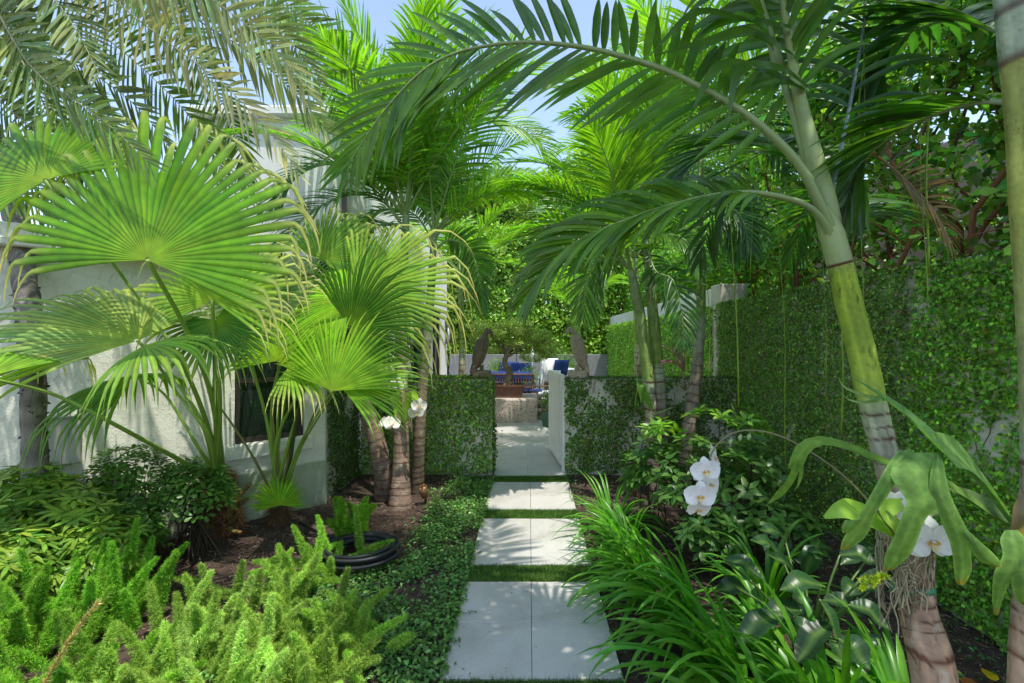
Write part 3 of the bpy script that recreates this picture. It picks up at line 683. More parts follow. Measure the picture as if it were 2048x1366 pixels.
vulture(-.60, YG+.1, ZL, 1.02, 1, A(.25, .18, .135), 'dark brown carved vulture statue hunched on the left gate wall')
vulture(.615, YG+.1, ZL, 1.05, -1, A(.46, .37, .28), 'paler tan vulture statue on right gate wall behind hanging fronds')

# patio seating
def cushion(mb, c0, hx, hy, hz, tilt=0, yaw=0, n=9):
    """pillow shape: superellipse lofted"""
    a = np.linspace(-1, 1, n); X, Z = np.meshgrid(a, a)
    e = (1-np.abs(X)**4)*(1-np.abs(Z)**4)
    pts = []
    for sg in (1, -1):
        P_ = np.stack([X*hx, sg*hy*e**.5, Z*hz], -1).reshape(-1, 3); pts.append(P_)
    v = np.concatenate(pts)
    ct, st_ = math.cos(tilt), math.sin(tilt); y = v[:, 1]*ct-v[:, 2]*st_; z = v[:, 1]*st_+v[:, 2]*ct; v[:, 1], v[:, 2] = y, z
    cy_, sy_ = math.cos(yaw), math.sin(yaw); x = v[:, 0]*cy_-v[:, 1]*sy_; y = v[:, 0]*sy_+v[:, 1]*cy_; v[:, 0], v[:, 1] = x, y
    q = []
    for s, o in ((0, 0), (1, n*n)):
        for i_ in range(n-1):
            for j_ in range(n-1):
                f = (o+i_*n+j_, o+i_*n+j_+1, o+(i_+1)*n+j_+1, o+(i_+1)*n+j_)
                q.append(f if s else f[::-1])
    mb.add(v+np.asarray(c0), q)
lv = thing('rattan_sofa', (-.45, 11.0, 0), 'brown rattan sofa with blue seat cushion seen from behind the bonsai', 'sofa')
mb = MB()
for k in range(19): x = -1.05+k*.062; tube(mb, [A(x, 10.7, .3), A(x, 10.62, .85)], .011, 6)
for z, y in ((.85, 10.62), (.55, 10.66), (.3, 10.7)): tube(mb, [A(-1.08, y, z), A(.1, y, z)], .022, 8)
mb.build('backrest', M['rattan'], lv)
for x in (-1.08, .1):
    mb = MB(); tube(mb, spline([A(x, 10.62, .85), A(x, 10.85, .78), A(x, 11.3, .66), A(x, 11.42, .6), A(x, 11.42, .3)], 16), .025, 8); mb.build('armrest', M['rattan'], lv)
for x in (-1.08, .1):
    for y in (10.7, 11.42): mb = MB(); tube(mb, [A(x, y, .0), A(x, y, .3)], .025, 8); mb.build('leg', M['rattan'], lv)
mb = MB(); box(mb, (-1.08, 10.7, .29), (.1, 11.42, .33), bev=.01); mb.build('seat', M['rattan'], lv, smooth=False)
mb = MB(); cushion(mb, (-.49, 11.05, .42), .58, .35, .09); cushion(mb, (-.49, 10.76, .80), .56, .06, .11, tilt=-.1); mb.build('cushion', M['blue'], lv)
def lounge(x, y, face, yaw, label, mat):
    t = thing('lounge_chair', (x, y, 0), label, 'chair', 'lounge chairs on the patio')
    c_, s_ = math.cos(yaw), math.sin(yaw)
    R_ = lambda a, b, z: A(x+a*c_-b*s_, y+a*s_+b*c_, z)
    mb = MB()
    for a in (-.3, .3):
        tube(mb, [R_(a, -.35, 0), R_(a, -.35, .58), R_(a, .35, .55), R_(a, .35, 0)], .02, 6)
    tube(mb, [R_(-.3, .35, .32), R_(.3, .35, .32)], .02, 6); tube(mb, [R_(-.3, -.35, .3), R_(.3, -.35, .3)], .02, 6)
    tube(mb, [R_(-.3, .35, .32), R_(-.3, .45, .95), R_(.3, .45, .95), R_(.3, .35, .32)], .02, 6)
    mb.build('frame', M['rattan'], t)
    mb = MB(); cushion(mb, R_(0, 0, .4), .29, .33, .07, yaw=yaw); mb.build('seat_cushion', M[mat], t)
    mb = MB(); cushion(mb, R_(0, .37, .72), .29, .07, .28, tilt=-.15, yaw=yaw); mb.build('back_cushion', M[mat], t)
    return t
lounge(-.6, 13.3, 1, 0, 'blue cushioned lounge chair by the far patio wall', 'blue')
lounge(.55, 10.6, 1, -.9, 'lounge chair with white cushions beside the open gate', 'whitecloth')
lounge(-.1, 12.6, 1, .3, 'blue cushioned chair half hidden behind bonsai trunk', 'blue')
mb = MB(); cushion(mb, P(1122, 735, 9.9), .17, .06, .17, tilt=-.3, yaw=-.5); tag(mb.build('throw_pillow', M['blue']), 'bright blue throw pillow leaning beside the gate', 'pillow')
mb = MB(); cushion(mb, P(1103, 733, 10.1), .2, .07, .19, tilt=-.4, yaw=.4); tag(mb.build('throw_pillow', M['whitecloth']), 'large white throw pillow left of the blue one', 'pillow')
mb = MB(); cushion(mb, P(1108, 752, 9.7), .14, .05, .12, tilt=-.2, yaw=-.2); tag(mb.build('throw_pillow', M['whitecloth']), 'small white throw pillow in front of the blue one', 'pillow')
tb = thing('side_table', (.0, 10.9, 0), 'low blue side table with glass beside the sofa', 'table')
mb = MB(); box(mb, (.0, 10.6, .46), (.3, 10.9, .49), bev=.006); mb.build('tabletop', M['blue'], tb, smooth=False)
for x in (.02, .26):
    for y in (10.62, 10.86): mb = MB(); box(mb, (x, y, 0), (x+.025, y+.025, .4595)); mb.build('leg', M['blue'], tb, smooth=False)
rk = MB()
for k in range(14):
    c0 = A(U(.2, .55), U(9.5, 10.2), U(.0, .35)); n = 10; th = np.linspace(0, PI, 6); v = []
    loft(rk, [(c0+A(0, 0, -.1), .03, .03), (c0+A(U(-.02, .02), 0, -.06), .1, .08), (c0, .13, .1), (c0+A(0, 0, .05), .09, .08), (c0+A(0, 0, .07), .03, .03)], A(.3, .24, .2)*U(.6, 1.2), 7)
tag(rk.build('rock_pile', M['statue'], smooth=False), 'heap of rough tan rocks beside the stone block', 'rocks')
def pot_plant(x, y, r, h, mat, leafc, label, n=500, ph=.5):
    t = thing('potted_plant', (x, y, 0), label, 'plant')
    mb = MB(); zz = [0, .02, h*.9, h, h, h*.9]; rr = [r*.7, r*.72, r*.97, r, r*.88, r*.85]
    tube(mb, [A(x, y, z+1e-4*i_) for i_, z in enumerate(zz)], rr, 4 if mat == 'greenpot' else 16); mb.build('pot', M[mat], t, smooth=False)
    mb = MB()
    p = A(x, y, h+ph*.5)+rdir(n)*A(r*1.2, r*1.2, ph*.5)*(U(.2, 1, n)[:, None])
    inst(mb, 'lance', p, nz(rdir(n)+A(0, 0, .6)), rdir(n), U(.04, .08, n), .015, vary(leafc, n, .3)); mb.build('foliage', M['ivy'], t, smooth=False)
pot_plant(.36, 8.75, .14, .27, 'greenpot', (.1, .2, .06), 'tall green square pot with grassy plant by the gate')
pot_plant(.02, 11.8, .25, .35, 'terracotta', (.08, .17, .04), 'bushy plant in brown pot behind the stone block', 900, .7)
pot_plant(1.0, 11.3, .3, .4, 'terracotta', (.12, .24, .05), 'leafy plant in brown pot left of the patio fence', 1500, 1.1)
pot_plant(.75, 13.6, .35, .4, 'terracotta', (.1, .2, .05), 'large bushy plant in brown pot at back right of patio', 1800, 1.3)
pot_plant(-.95, 13.8, .3, .4, 'terracotta', (.1, .2, .04), 'bushy plant in brown pot before the grey panels', 1200, .8)
# closed parasols / folded white cloth
for (x, lab) in ((-.02, 'folded white parasol leaning at far wall, left one'), (.28, 'folded white parasol leaning at far wall, right one')):
    pr_ = thing('parasol', (x, 12.9, 0), lab, 'parasol', 'folded parasols at the far patio wall')
    mb = MB(); tube(mb, [A(x, 12.9, 0), A(x+.12, 13.4, 1.5)], .02, 6); mb.build('pole', M['rattan'], pr_)
    mb = MB(); tube(mb, [A(x+.03, 13.0, .3), A(x+.06, 13.1, .5), A(x+.1, 13.3, 1.2), A(x+.12, 13.38, 1.42)], [.1, .12, .08, .02], 10, wob=.12); mb.build('canopy', M['whitecloth'], pr_)
# far patio wall
fw = thing('panel_wall', (-.5, 15, 0), 'grey panelled wall at the back of the patio below the hedge', 'wall')
for k in range(5):
    mb = MB(); box(mb, (-2.6+k*1.1, 15, -.05), (-1.52+k*1.1, 15.15, 1.18), bev=.01); mb.build('panel', M['greywall'], fw, smooth=False)

# ------------------------------------------------------------------ hedges and trees in the background
def cloud(mb, blobs, per, kind, L, W, c, up=.4, cv=.35, down=0):
    for (cx, cy, cz, rx, ry, rz) in blobs:
        n = int(per*rx*rz*4+ per*ry*rz); u = rdir(n)*(U(.55, 1.05, n)[:, None])
        lump = 1+.18*np.sin(u[:, 0]*7+cx*3)*np.sin(u[:, 2]*6+cz*5)+.1*np.sin(u[:, 1]*13+cy)
        p = A(cx, cy, cz)+u*A(rx, ry, rz)*lump[:, None]
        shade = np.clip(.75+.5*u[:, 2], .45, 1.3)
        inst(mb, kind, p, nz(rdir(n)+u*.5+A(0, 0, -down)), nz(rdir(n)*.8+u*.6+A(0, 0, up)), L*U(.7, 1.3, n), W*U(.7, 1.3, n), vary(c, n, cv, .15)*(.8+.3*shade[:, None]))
mb = MB(); bl = [(x, 15.6+U(-.1, .3), z, .6, .5, .55) for x in np.arange(-3.0, 3.2, .6) for z in (1.3, 1.8, 2.3, 3.0, 3.7, 4.4, 5.0)]
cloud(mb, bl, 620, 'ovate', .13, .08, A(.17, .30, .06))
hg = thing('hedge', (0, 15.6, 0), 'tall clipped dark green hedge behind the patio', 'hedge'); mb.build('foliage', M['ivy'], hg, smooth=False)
mb = MB(); 
for x in np.arange(-2.8, 3, .7): tube(mb, [A(x, 15.6, 0), A(x+.1, 15.6, 2.5)], [.06, .03], 6, (.12, .09, .06))
mb.build('stems', M['bark'], hg)
mb = MB(); bl = [(3.5+U(-.05, .15), y, z, .45, .6, .5) for y in np.arange(7, 15.5, .7) for z in (1.8, 2.5, 3.1, 3.6+U(-.2, .2))]
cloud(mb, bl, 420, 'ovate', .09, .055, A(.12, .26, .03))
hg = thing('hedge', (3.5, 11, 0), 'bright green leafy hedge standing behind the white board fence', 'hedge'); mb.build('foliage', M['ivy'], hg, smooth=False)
mb = MB()
for y in np.arange(7, 15.5, .8): tube(mb, [A(3.5, y, 0), A(3.5, y+.1, 3)], [.05, .02], 6, (.12, .09, .06))
mb.build('stems', M['bark'], hg)
def tree(x, y, h, blobs, c, label, r=.14, L=.14, per=420):
    t = thing('broadleaf_tree', (x, y, 0), label, 'tree', 'trees behind the patio')
    mb = MB(); tp = spline([A(x, y, 0), A(x+.15, y, h*.4), A(x-.1, y, h*.75)], 12); tube(mb, tp, np.linspace(r, r*.5, 12), 8, (.14, .11, .08), wob=.06)
    for b in blobs: tube(mb, spline([tp[7], (tp[7]+A(*b[:3]))/2+A(0, 0, .2), A(*b[:3])], 8), np.linspace(r*.4, .015, 8), 5, (.14, .11, .08))
    mb.build('trunk', M['bark'], t)
    mb = MB(); cloud(mb, blobs, per, 'ovate', L, L*.5, c); mb.build('crown', M['ivy'], t, smooth=False)
def bl_(x, y, z, sx, sz, n=9, r=.9): return [(x+U(-sx, sx), y+U(-.8, .8), z+U(-sz, sz), r*U(.7, 1.3), r*U(.7, 1.1), r*U(.6, 1)) for _ in range(n)]
tree(-2.4, 19, 9, bl_(-2.4, 19, 6.4, 1.7, 2.0, 20, 1.0), A(.12, .22, .05), 'dark leafy tree rising beyond hedge, left of the sky gap')
tree(2.6, 19, 9, bl_(2.6, 19, 6.6, 1.6, 2.2, 22, 1.0), A(.17, .3, .05), 'mid green leafy tree rising beyond hedge, right of sky gap')
tree(.1, 21, 8, bl_(.1, 21, 6.2, 1.8, 1.7, 20, 1.0), A(.15, .27, .06), 'paler leafy tree filling the middle below the sky gap')
tree(6.0, 17, 9, bl_(6.0, 17, 6.5, 1.8, 2.6, 16, 1.2), A(.10, .22, .03), 'tall bright leafy tree beyond the board fence at right')
tree(5.4, 11, 7, bl_(5.4, 11, 5.2, .9, 1.9, 12, .9), A(.09, .2, .03), 'bright leafy tree close behind the fence above the trio palms', L=.1, per=260)

# big round-leaved shrub behind the right wall
cl = thing('clusia_shrub', (3.6, 4.0, 0), 'large round leaved shrub with reddish stems overhanging the right wall', 'shrub')
mb = MB(); stems = []
for k in range(60):
    x, y = U(3.0, 3.9), U(1.2, 7.0); pts_ = [A(x, y, .5)]
    for z in (1.5, 2.3, 3.0, 3.8, 4.8): pts_.append(A(x+U(-.45, .3)*(z > 1.6), y+U(-.4, .4), z+U(-.2, .2)))
    sp = spline(pts_, 22); tube(mb, sp, np.linspace(.028, .006, 22), 6, A(.24, .11, .06)*U(.7, 1.3), caps=False); stems.append(sp)
    for _ in range(7):
        i_ = rng.integers(6, 20); q_ = sp[i_]; e_ = q_+A(U(-.5, .2), U(-.4, .4), U(-.1, .4)); tw = spline([q_, (q_+e_)/2+A(0, 0, .05), e_], 8); tube(mb, tw, np.linspace(.009, .003, 8), 4, A(.28, .13, .06)*U(.7, 1.2), caps=False); stems.append(tw)
mb.build('stems', M['bark'], cl)
mb = MB(); allp = np.concatenate(stems); allp = allp[allp[:, 2] > 2.0]
n = 36000; b_ = allp[rng.integers(0, len(allp), n)]; p = b_+rng.normal(0, .09, (n, 3)); p = p[(p[:, 0] > 2.5)]
z_ = p[:, 2]; keep = rng.random(len(p)) < np.clip((z_-1.9)/1.3, .22, 1); p = p[keep]; n = len(p)
inst(mb, 'obovate', p, nz(rdir(n)+A(-.2, 0, .1)), nz(rdir(n)*.8+A(-.4, -.4, .7)), U(.06, .10, n), U(.045, .065, n), vary((.12, .26, .05), n, .5, .25))
mb.build('foliage', M['gloss'], cl)
wall('boundary_wall', (6.2, -2, -.1), (6.4, 14, 4.6), 'pale pinkish neighbour wall glimpsed through the shrub', 'pinkwall')
# leafy hanging mass at upper right corner
n = 2600; mb = MB(); p = np.stack([U(2.2, 4, n), U(1.8, 5.5, n), U(3.6, 5.6, n)], 1)
inst(mb, 'obovate', p, nz(rdir(n)+A(0, 0, -.2)), nz(rdir(n)*.8+A(-.2, -.3, .7)), U(.07, .11, n), U(.05, .07, n), vary((.12, .27, .05), n, .4, .2))
mb.build('canopy_foliage', M['gloss'], cl)

# ------------------------------------------------------------------ trio palms
RING = A(.13, .06, .035)
tcol = lerp_col([(0, (.27, .18, .14)), (.45, (.30, .22, .17)), (.58, (.32, .30, .22)), (.64, (.42, .48, .33)), (.66, (.24, .36, .08)), (.85, (.17, .29, .05)), (1, (.36, .42, .26))])
def palm_crown(root, top, spec, **kw):
    for (az, el, L, bend) in spec:
        az_r = math.radians(az); 
        frond(root, auto_pts(top, az, el, L, bend), nrm=(0.25*rng.normal(), 0.25*rng.normal(), 1), **kw)
lt = thing('christmas_palm', tuple(G(800, 1000)), 'three stemmed palm with pinkish ringed trunks left of the path', 'palm')
b0 = G(800, 1005)
t_top2 = P(812, 430, 4.8); t_top3 = P(868, 470, 5.1); t_top1 = P(722, 785, 4.65)
ringed_trunk(lt, [G(800, 1008)-A(0, 0, .05), P(802, 930, 4.67), P(803, 780, 4.72), P(803, 640, 4.75), t_top2], [.12, .083, .075, .068, .06, .056, .052, .045, .035], tcol, until=.58, ring=.075)
ringed_trunk(lt, [G(828, 985)-A(0, 0, .05)+A(0, .1, 0), P(838, 880, 4.95), P(846, 760, 5.0), P(860, 610, 5.05), t_top3], [.088, .068, .062, .057, .052, .048, .045, .042, .032], lambda x: tcol(x)*A(.8, .85, .8), until=.6, ring=.075)
ringed_trunk(lt, [G(772, 988)-A(0, 0, .05), P(765, 930, 4.75), P(742, 845, 4.7), t_top1], [.12, .095, .078, .068], lambda x: np.array([.25, .17, .13]), until=1.1, ring=.07)
bent = thing  # alias kept short
kwT = dict(n=56, L=.5, W=.028, a0=62, a1=20, droop=.35, start=.14, r=.014)
# hand-placed fronds of the left trio
fr_l = [
 ([P(812, 440, 4.8), P(835, 330, 4.9), P(870, 270, 5.0), P(940, 235, 5.1), P(1010, 243, 5.2), P(1075, 280, 5.3), P(1110, 330, 5.3)], dict(nrm=(-.3, -1, .5), c=A(.14, .28, .025))),
 ([P(868, 480, 5.1), P(900, 435, 5.0), P(950, 400, 4.9), P(1010, 382, 4.8), P(1075, 390, 4.8), P(1125, 430, 4.7), P(1150, 500, 4.7)], dict(nrm=(-.2, -1, .6), c=A(.16, .30, .025), L=.42, n=56, vee=.4)),
 ([P(812, 430, 4.8), P(830, 330, 4.8), P(850, 230, 4.7), P(890, 160, 4.5), P(950, 125, 4.3)], dict(nrm=(-.7, -1, .3), c=A(.15, .28, .03))),
 ([P(805, 430, 4.8), P(775, 330, 4.7), P(735, 210, 4.5), P(680, 110, 4.3), P(610, 60, 4.0), P(540, 60, 3.9)], dict(nrm=(.4, -1, .3), c=A(.11, .22, .025))),
 ([P(800, 440, 4.8), P(740, 370, 4.7), P(670, 330, 4.5), P(600, 350, 4.4), P(540, 420, 4.3)], dict(nrm=(.2, -.6, 1), c=A(.06, .15, .025))),
 ([P(805, 450, 4.8), P(760, 400, 4.8), P(700, 390, 4.7), P(630, 420, 4.5), P(570, 480, 4.4), P(540, 560, 4.3)], dict(nrm=(0, -.5, 1), c=A(.055, .14, .03))),
 ([P(868, 480, 5.1), P(880, 380, 5.2), P(860, 280, 5.4), P(800, 200, 5.5), P(740, 190, 5.6)], dict(nrm=(.3, -1, .4), c=A(.12, .25, .03))),
 ([P(812, 440, 4.8), P(790, 330, 4.6), P(800, 220, 4.3), P(830, 120, 4.0), P(850, 60, 3.8)], dict(nrm=(-.8, -1, .1), c=A(.13, .26, .03))),
 ([P(868, 500, 5.1), P(900, 480, 5.0), P(940, 500, 4.9), P(960, 560, 4.8), P(965, 620, 4.8)], dict(nrm=(-.3, -1, .4), c=A(.07, .16, .03), L=.32)),
 ([P(868, 490, 5.1), P(830, 430, 5.3), P(770, 420, 5.5), P(720, 470, 5.6), P(690, 540, 5.6)], dict(nrm=(0, -.8, .8), c=A(.06, .14, .03), L=.4)),
 ([P(815, 460, 4.8), P(760, 450, 4.4), P(700, 480, 4.1), P(660, 550, 3.9)], dict(nrm=(0, -.6, 1), c=A(.05, .13, .03), L=.4)),
 ([P(868, 480, 5.1), P(920, 400, 5.4), P(990, 350, 5.8), P(1060, 340, 6.2)], dict(nrm=(-.2, -1, .8), c=A(.1, .22, .03), L=.4)),
]
for pts_, k_ in fr_l:
    k2 = dict(kwT); k2.update(k_); frond(lt, pts_, **k2)
for top_, sp_ in ((t_top2, [(250, 70, 1.9, .7), (200, 60, 2.0, .8), (160, 55, 1.9, .8), (300, 62, 1.9, .7), (100, 60, 1.8, .8), (220, 35, 1.8, .9), (330, 70, 2.0, .8), (290, 50, 2.1, .7), (350, 60, 2.1, .8), (40, 65, 2.1, .8), (265, 45, 1.9, .8), (180, 75, 2.1, .8)]),
                  (t_top3, [(20, 60, 1.9, .8), (60, 50, 1.8, .8), (140, 60, 1.8, .8), (270, 68, 1.8, .7), (350, 35, 1.7, .9), (200, 70, 1.9, .8), (10, 75, 2.2, .8), (320, 65, 2.1, .8), (90, 75, 2.0, .8), (30, 40, 1.9, .9)])):
    palm_crown(lt, top_, sp_, **{**kwT, 'c': A(.11, .24, .03)})
# right trio
rt = thing('christmas_palm', tuple(G(1325, 975)), 'three slender green ringed palm stems right of the gateway', 'palm')
tcr = lerp_col([(0, (.30, .22, .17)), (.35, (.36, .29, .22)), (.47, (.42, .46, .32)), (.5, (.42, .5, .3)), (.52, (.27, .38, .08)), (.8, (.29, .38, .14)), (1, (.34, .42, .22))])
tA, tB, tC = P(1262, 540, 4.9), P(1292, 480, 5.1), P(1402, 300, 5.3)
ringed_trunk(rt, [G(1310, 985)-A(0, 0, .05), P(1305, 880, 5.0), P(1296, 760, 5.0), P(1281, 640, 5.0), tA], [.075, .068, .065, .062, .062, .06, .04], tcr, until=.52, ring=.095)
ringed_trunk(rt, [G(1328, 975)-A(0, 0, .05), P(1322, 880, 5.1), P(1318, 760, 5.1), P(1305, 620, 5.1), tB], [.085, .078, .07, .065, .062, .055, .035], tcr, until=.5, ring=.095)
ringed_trunk(rt, [G(1350, 970)+A(.1, 0, -.05), P(1375, 880, 5.2), P(1393, 740, 5.2), P(1402, 600, 5.25), P(1400, 450, 5.3), tC], [.09, .072, .064, .055, .045, .035, .03], tcr, until=.4, ring=.11)
fr_r = [
 ([tA, P(1235, 520, 4.8), P(1200, 520, 4.7), P(1175, 560, 4.6), P(1165, 640, 4.6)], dict(nrm=(.3, -1, .3), c=A(.09, .19, .04), L=.42)),
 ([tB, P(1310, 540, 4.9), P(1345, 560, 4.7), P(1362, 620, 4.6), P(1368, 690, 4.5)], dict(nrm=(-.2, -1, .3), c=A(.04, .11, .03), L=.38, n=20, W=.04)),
 ([tB, P(1270, 420, 5.2), P(1220, 360, 5.4), P(1160, 330, 5.6), P(1090, 350, 5.8)], dict(nrm=(.2, -1, .7), c=A(.14, .28, .03))),
 ([tB, P(1300, 360, 5.1), P(1270, 250, 5.1), P(1210, 170, 5.0), P(1140, 140, 5.0)], dict(nrm=(.6, -1, .4), c=A(.17, .32, .025))),
 ([tC, P(1400, 220, 5.3), P(1370, 130, 5.3), P(1310, 80, 5.3), P(1240, 100, 5.3)], dict(nrm=(.5, -1, .3), c=A(.16, .30, .03))),
 ([tC, P(1370, 260, 5.2), P(1310, 240, 5.1), P(1240, 270, 5.0), P(1190, 340, 4.9)], dict(nrm=(.2, -1, .8), c=A(.10, .22, .03))),
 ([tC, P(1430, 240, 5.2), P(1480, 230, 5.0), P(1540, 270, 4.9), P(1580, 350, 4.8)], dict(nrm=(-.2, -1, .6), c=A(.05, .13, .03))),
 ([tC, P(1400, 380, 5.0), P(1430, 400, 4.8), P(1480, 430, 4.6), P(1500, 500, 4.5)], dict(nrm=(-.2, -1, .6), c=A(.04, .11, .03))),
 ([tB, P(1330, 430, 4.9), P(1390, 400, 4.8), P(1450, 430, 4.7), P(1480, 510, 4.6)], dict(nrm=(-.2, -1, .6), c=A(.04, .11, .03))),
 ([tA, P(1240, 470, 4.9), P(1190, 430, 5.0), P(1130, 440, 5.1), P(1080, 500, 5.2)], dict(nrm=(.2, -1, .7), c=A(.11, .22, .035))),
 ([tB, P(1250, 430, 4.8), P(1180, 420, 4.5), P(1110, 470, 4.3), P(1070, 560, 4.2)], dict(nrm=(.2, -1, .7), c=A(.06, .15, .03))),
 ([tC, P(1350, 330, 5.2), P(1290, 350, 5.1), P(1250, 420, 5.0)], dict(nrm=(.2, -1, .7), c=A(.06, .14, .03), L=.4)),
 ([tB, P(1300, 500, 4.8), P(1320, 470, 4.5), P(1370, 480, 4.3), P(1400, 540, 4.2)], dict(nrm=(-.1, -1, .5), c=A(.06, .15, .03), L=.35)),
]
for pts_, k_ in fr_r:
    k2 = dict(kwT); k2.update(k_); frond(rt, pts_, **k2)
for top_, sp_ in ((tC, [(250, 55, 2.1, .7), (275, 62, 2.1, .7), (215, 60, 2.0, .8), (300, 50, 2.0, .8), (180, 45, 1.9, .9), (340, 50, 1.9, .9), (200, 25, 1.8, .8), (160, 60, 1.9, .8)]),  # camera-side fronds of the tallest stem, added overhead to shade the path
                  (tB, [(230, 65, 1.9, .8), (170, 50, 1.9, .8), (265, 75, 1.9, .7), (195, 35, 1.8, .8)]), (tA, [(200, 50, 1.7, .9), (160, 35, 1.6, .8), (240, 60, 1.7, .9), (215, 30, 1.6, .9)]), (P(1350, 380, 6.2), [(190, 60, 2.2, .8), (230, 70, 2.2, .8), (160, 45, 2.0, .9), (260, 55, 2.0, .8), (210, 40, 2.0, .9), (175, 75, 2.2, .7), (120, 60, 2.0, .8)])):
    palm_crown(rt, top_, sp_, **{**kwT, 'c': A(.12, .25, .03)})
mb = MB(); tp = P(1365, 765, 4.9)      # dried flower stalk in the trio
for k in range(16):
    a_ = U(-1, 1); e_ = P(1345+30*U(-1, .8), 690+U(0, 50), 4.85); tube(mb, spline([P(1368, 740+8*a_, 4.9), (P(1368, 720, 4.9)+e_)/2, e_], 8), .006, 4, A(.30, .16, .12)*U(.7, 1.3))
tube(mb, spline([P(1388, 690, 5.1), P(1372, 700, 5.0), P(1368, 740, 4.9), P(1367, 780, 4.9), P(1385, 765, 5.05)], 14), .008, 6, A(.28, .17, .13))
dr = mb.build('dried_flower_stalk', M['stem'], rt); dr['label'] = 'dried reddish brown flower stalk'

# palms further back around the patio
for (x, y, h, c, lab, spec) in (
    (1.9, 8.2, 3.1, A(.17, .33, .03), 'sunlit yellow green palm standing by patio fence', [(100, 70, 1.9, .7), (160, 60, 2.0, .8), (200, 50, 2.0, .9), (235, 62, 1.9, .8), (280, 55, 1.8, .9), (320, 50, 1.8, .8), (20, 55, 1.8, .9), (60, 60, 1.7, .8), (185, 25, 1.8, .9), (140, 30, 1.8, .9), (120, 80, 2.0, .6), (250, 80, 2.0, .6), (215, 68, 2.1, .7), (175, 72, 2.2, .7), (260, 35, 1.8, .9)]),
    (-1.3, 8.6, 2.9, A(.12, .25, .03), 'green palm standing beyond the low wall near white wing', [(100, 70, 1.8, .8), (10, 50, 1.9, .9), (330, 60, 1.8, .9), (210, 50, 1.8, .8), (260, 60, 1.7, .9), (170, 45, 1.8, .8), (350, 20, 1.6, .9), (300, 30, 1.7, .9)]),
    (1.3, 12.2, 2.4, A(.13, .27, .03), 'smaller palm at the back of the patio', [(100, 60, 1.6, .9), (200, 50, 1.7, .9), (240, 60, 1.6, .9), (280, 40, 1.6, .9), (320, 50, 1.6, .8), (170, 40, 1.6, .9), (0, 50, 1.6, .9)])):
    t = thing('feather_palm', (x, y, 0), lab, 'palm', 'palms around the patio')
    ringed_trunk(t, [A(x, y, 0), A(x+.05, y, h*.5), A(x, y, h)], [.1, .07, .06, .05, .04], tcr, until=.6, ring=.12)
    palm_crown(t, (x, y, h), spec, n=38, L=.5, W=.04, a0=62, a1=22, droop=.4, start=.15, c=c, r=.014)

# ------------------------------------------------------------------ foreground palm (right)
fp = thing('christmas_palm', tuple(P(1895, 1840, 1.31)), 'large leaning palm in right foreground with lime green crownshaft and grey ringed base', 'palm')
fpts = [P(1935, 1830, 1.30), P(1870, 1366, 1.33), P(1838, 1230, 1.37), P(1812, 1100, 1.40), P(1768, 900, 1.45), P(1750, 830, 1.47), P(1722, 700, 1.5), P(1696, 600, 1.53), P(1678, 520, 1.55), P(1655, 440, 1.57)]
fcol = lerp_col([(0, (.42, .26, .17)), (.42, (.46, .30, .20)), (.56, (.44, .31, .20)), (.61, (.36, .34, .25)), (.68, (.42, .45, .26)), (.70, (.38, .44, .2)), (.712, (.32, .42, .05)), (.9, (.28, .38, .03)), (.935, (.29, .33, .10)), (.96, (.33, .38, .18)), (1, (.30, .36, .15))])
ringed_trunk(fp, fpts, [.068, .064, .060, .057, .052, .041, .033, .036, .040, .040, .039, .037], fcol, until=.69, ring=.062, ringw=.13, bulge=.02, sides=32)
# leaf sheaths above the crownshaft
def sheath(root, pts, r, c0, c1, edge=A(.12, .05, .03)):
    p = spline(pts, 40); mb = MB(); t = np.linspace(0, 1, 40); cc = np.array([c0*(1-x)+c1*x for x in t]); cc[:2] = edge
    tube(mb, p, np.interp(t, np.linspace(0, 1, len(r)), r), 16, cc); return mb.build('leaf_base', M['stem'], root)
PALE = A(.30, .37, .14); OLV = A(.26, .33, .09)
sheath(fp, [P(1664, 470, 1.555), P(1650, 400, 1.56), P(1634, 340, 1.59), P(1600, 200, 1.63), P(1572, 40, 1.66), P(1560, -120, 1.68)], [.036, .033, .024, .015, .012, .011], PALE*.9, OLV)
sheath(fp, [P(1680, 530, 1.545), P(1660, 455, 1.545), P(1640, 415, 1.53)], [.039, .037, .025], PALE, PALE)
sheath(fp, [P(1652, 420, 1.6), P(1628, 350, 1.61), P(1605, 280, 1.63), P(1560, 140, 1.68), P(1525, 20, 1.7)], [.03, .022, .014, .010, .008], PALE*.85, A(.26, .36, .14))
kwF = dict(n=34, L=.5, W=.045, a0=70, a1=18, droop=.35, start=.25, r=.017, segs=8, rc=A(.24, .31, .11))
frond(fp, [P(1662, 470, 1.54), P(1640, 410, 1.52), P(1595, 325, 1.52), P(1500, 235, 1.54), P(1400, 175, 1.58), P(1300, 130, 1.62), P(1150, 92, 1.7), P(1000, 88, 1.78), P(870, 125, 1.85), P(770, 220, 1.9), P(690, 340, 1.95)],
      **{**kwF, 'nrm': (.25, -1, .35), 'L': .46, 'n': 50, 'a0': 80, 'a1': 16, 'start': .17, 'c': A(.055, .135, .016), 'droop': .12, 'vee': -.05, 'W': .034})
frond(fp, [P(1668, 490, 1.54), P(1645, 440, 1.52), P(1600, 405, 1.52), P(1500, 385, 1.55), P(1400, 396, 1.62), P(1280, 430, 1.7), P(1160, 480, 1.75), P(1090, 540, 1.8), P(1050, 600, 1.85)],
      **{**kwF, 'nrm': (.1, -.75, .8), 'L': .34, 'n': 50, 'a0': 60, 'start': .25, 'c': A(.07, .155, .02), 'droop': .5, 'r': .013, 'W': .028})
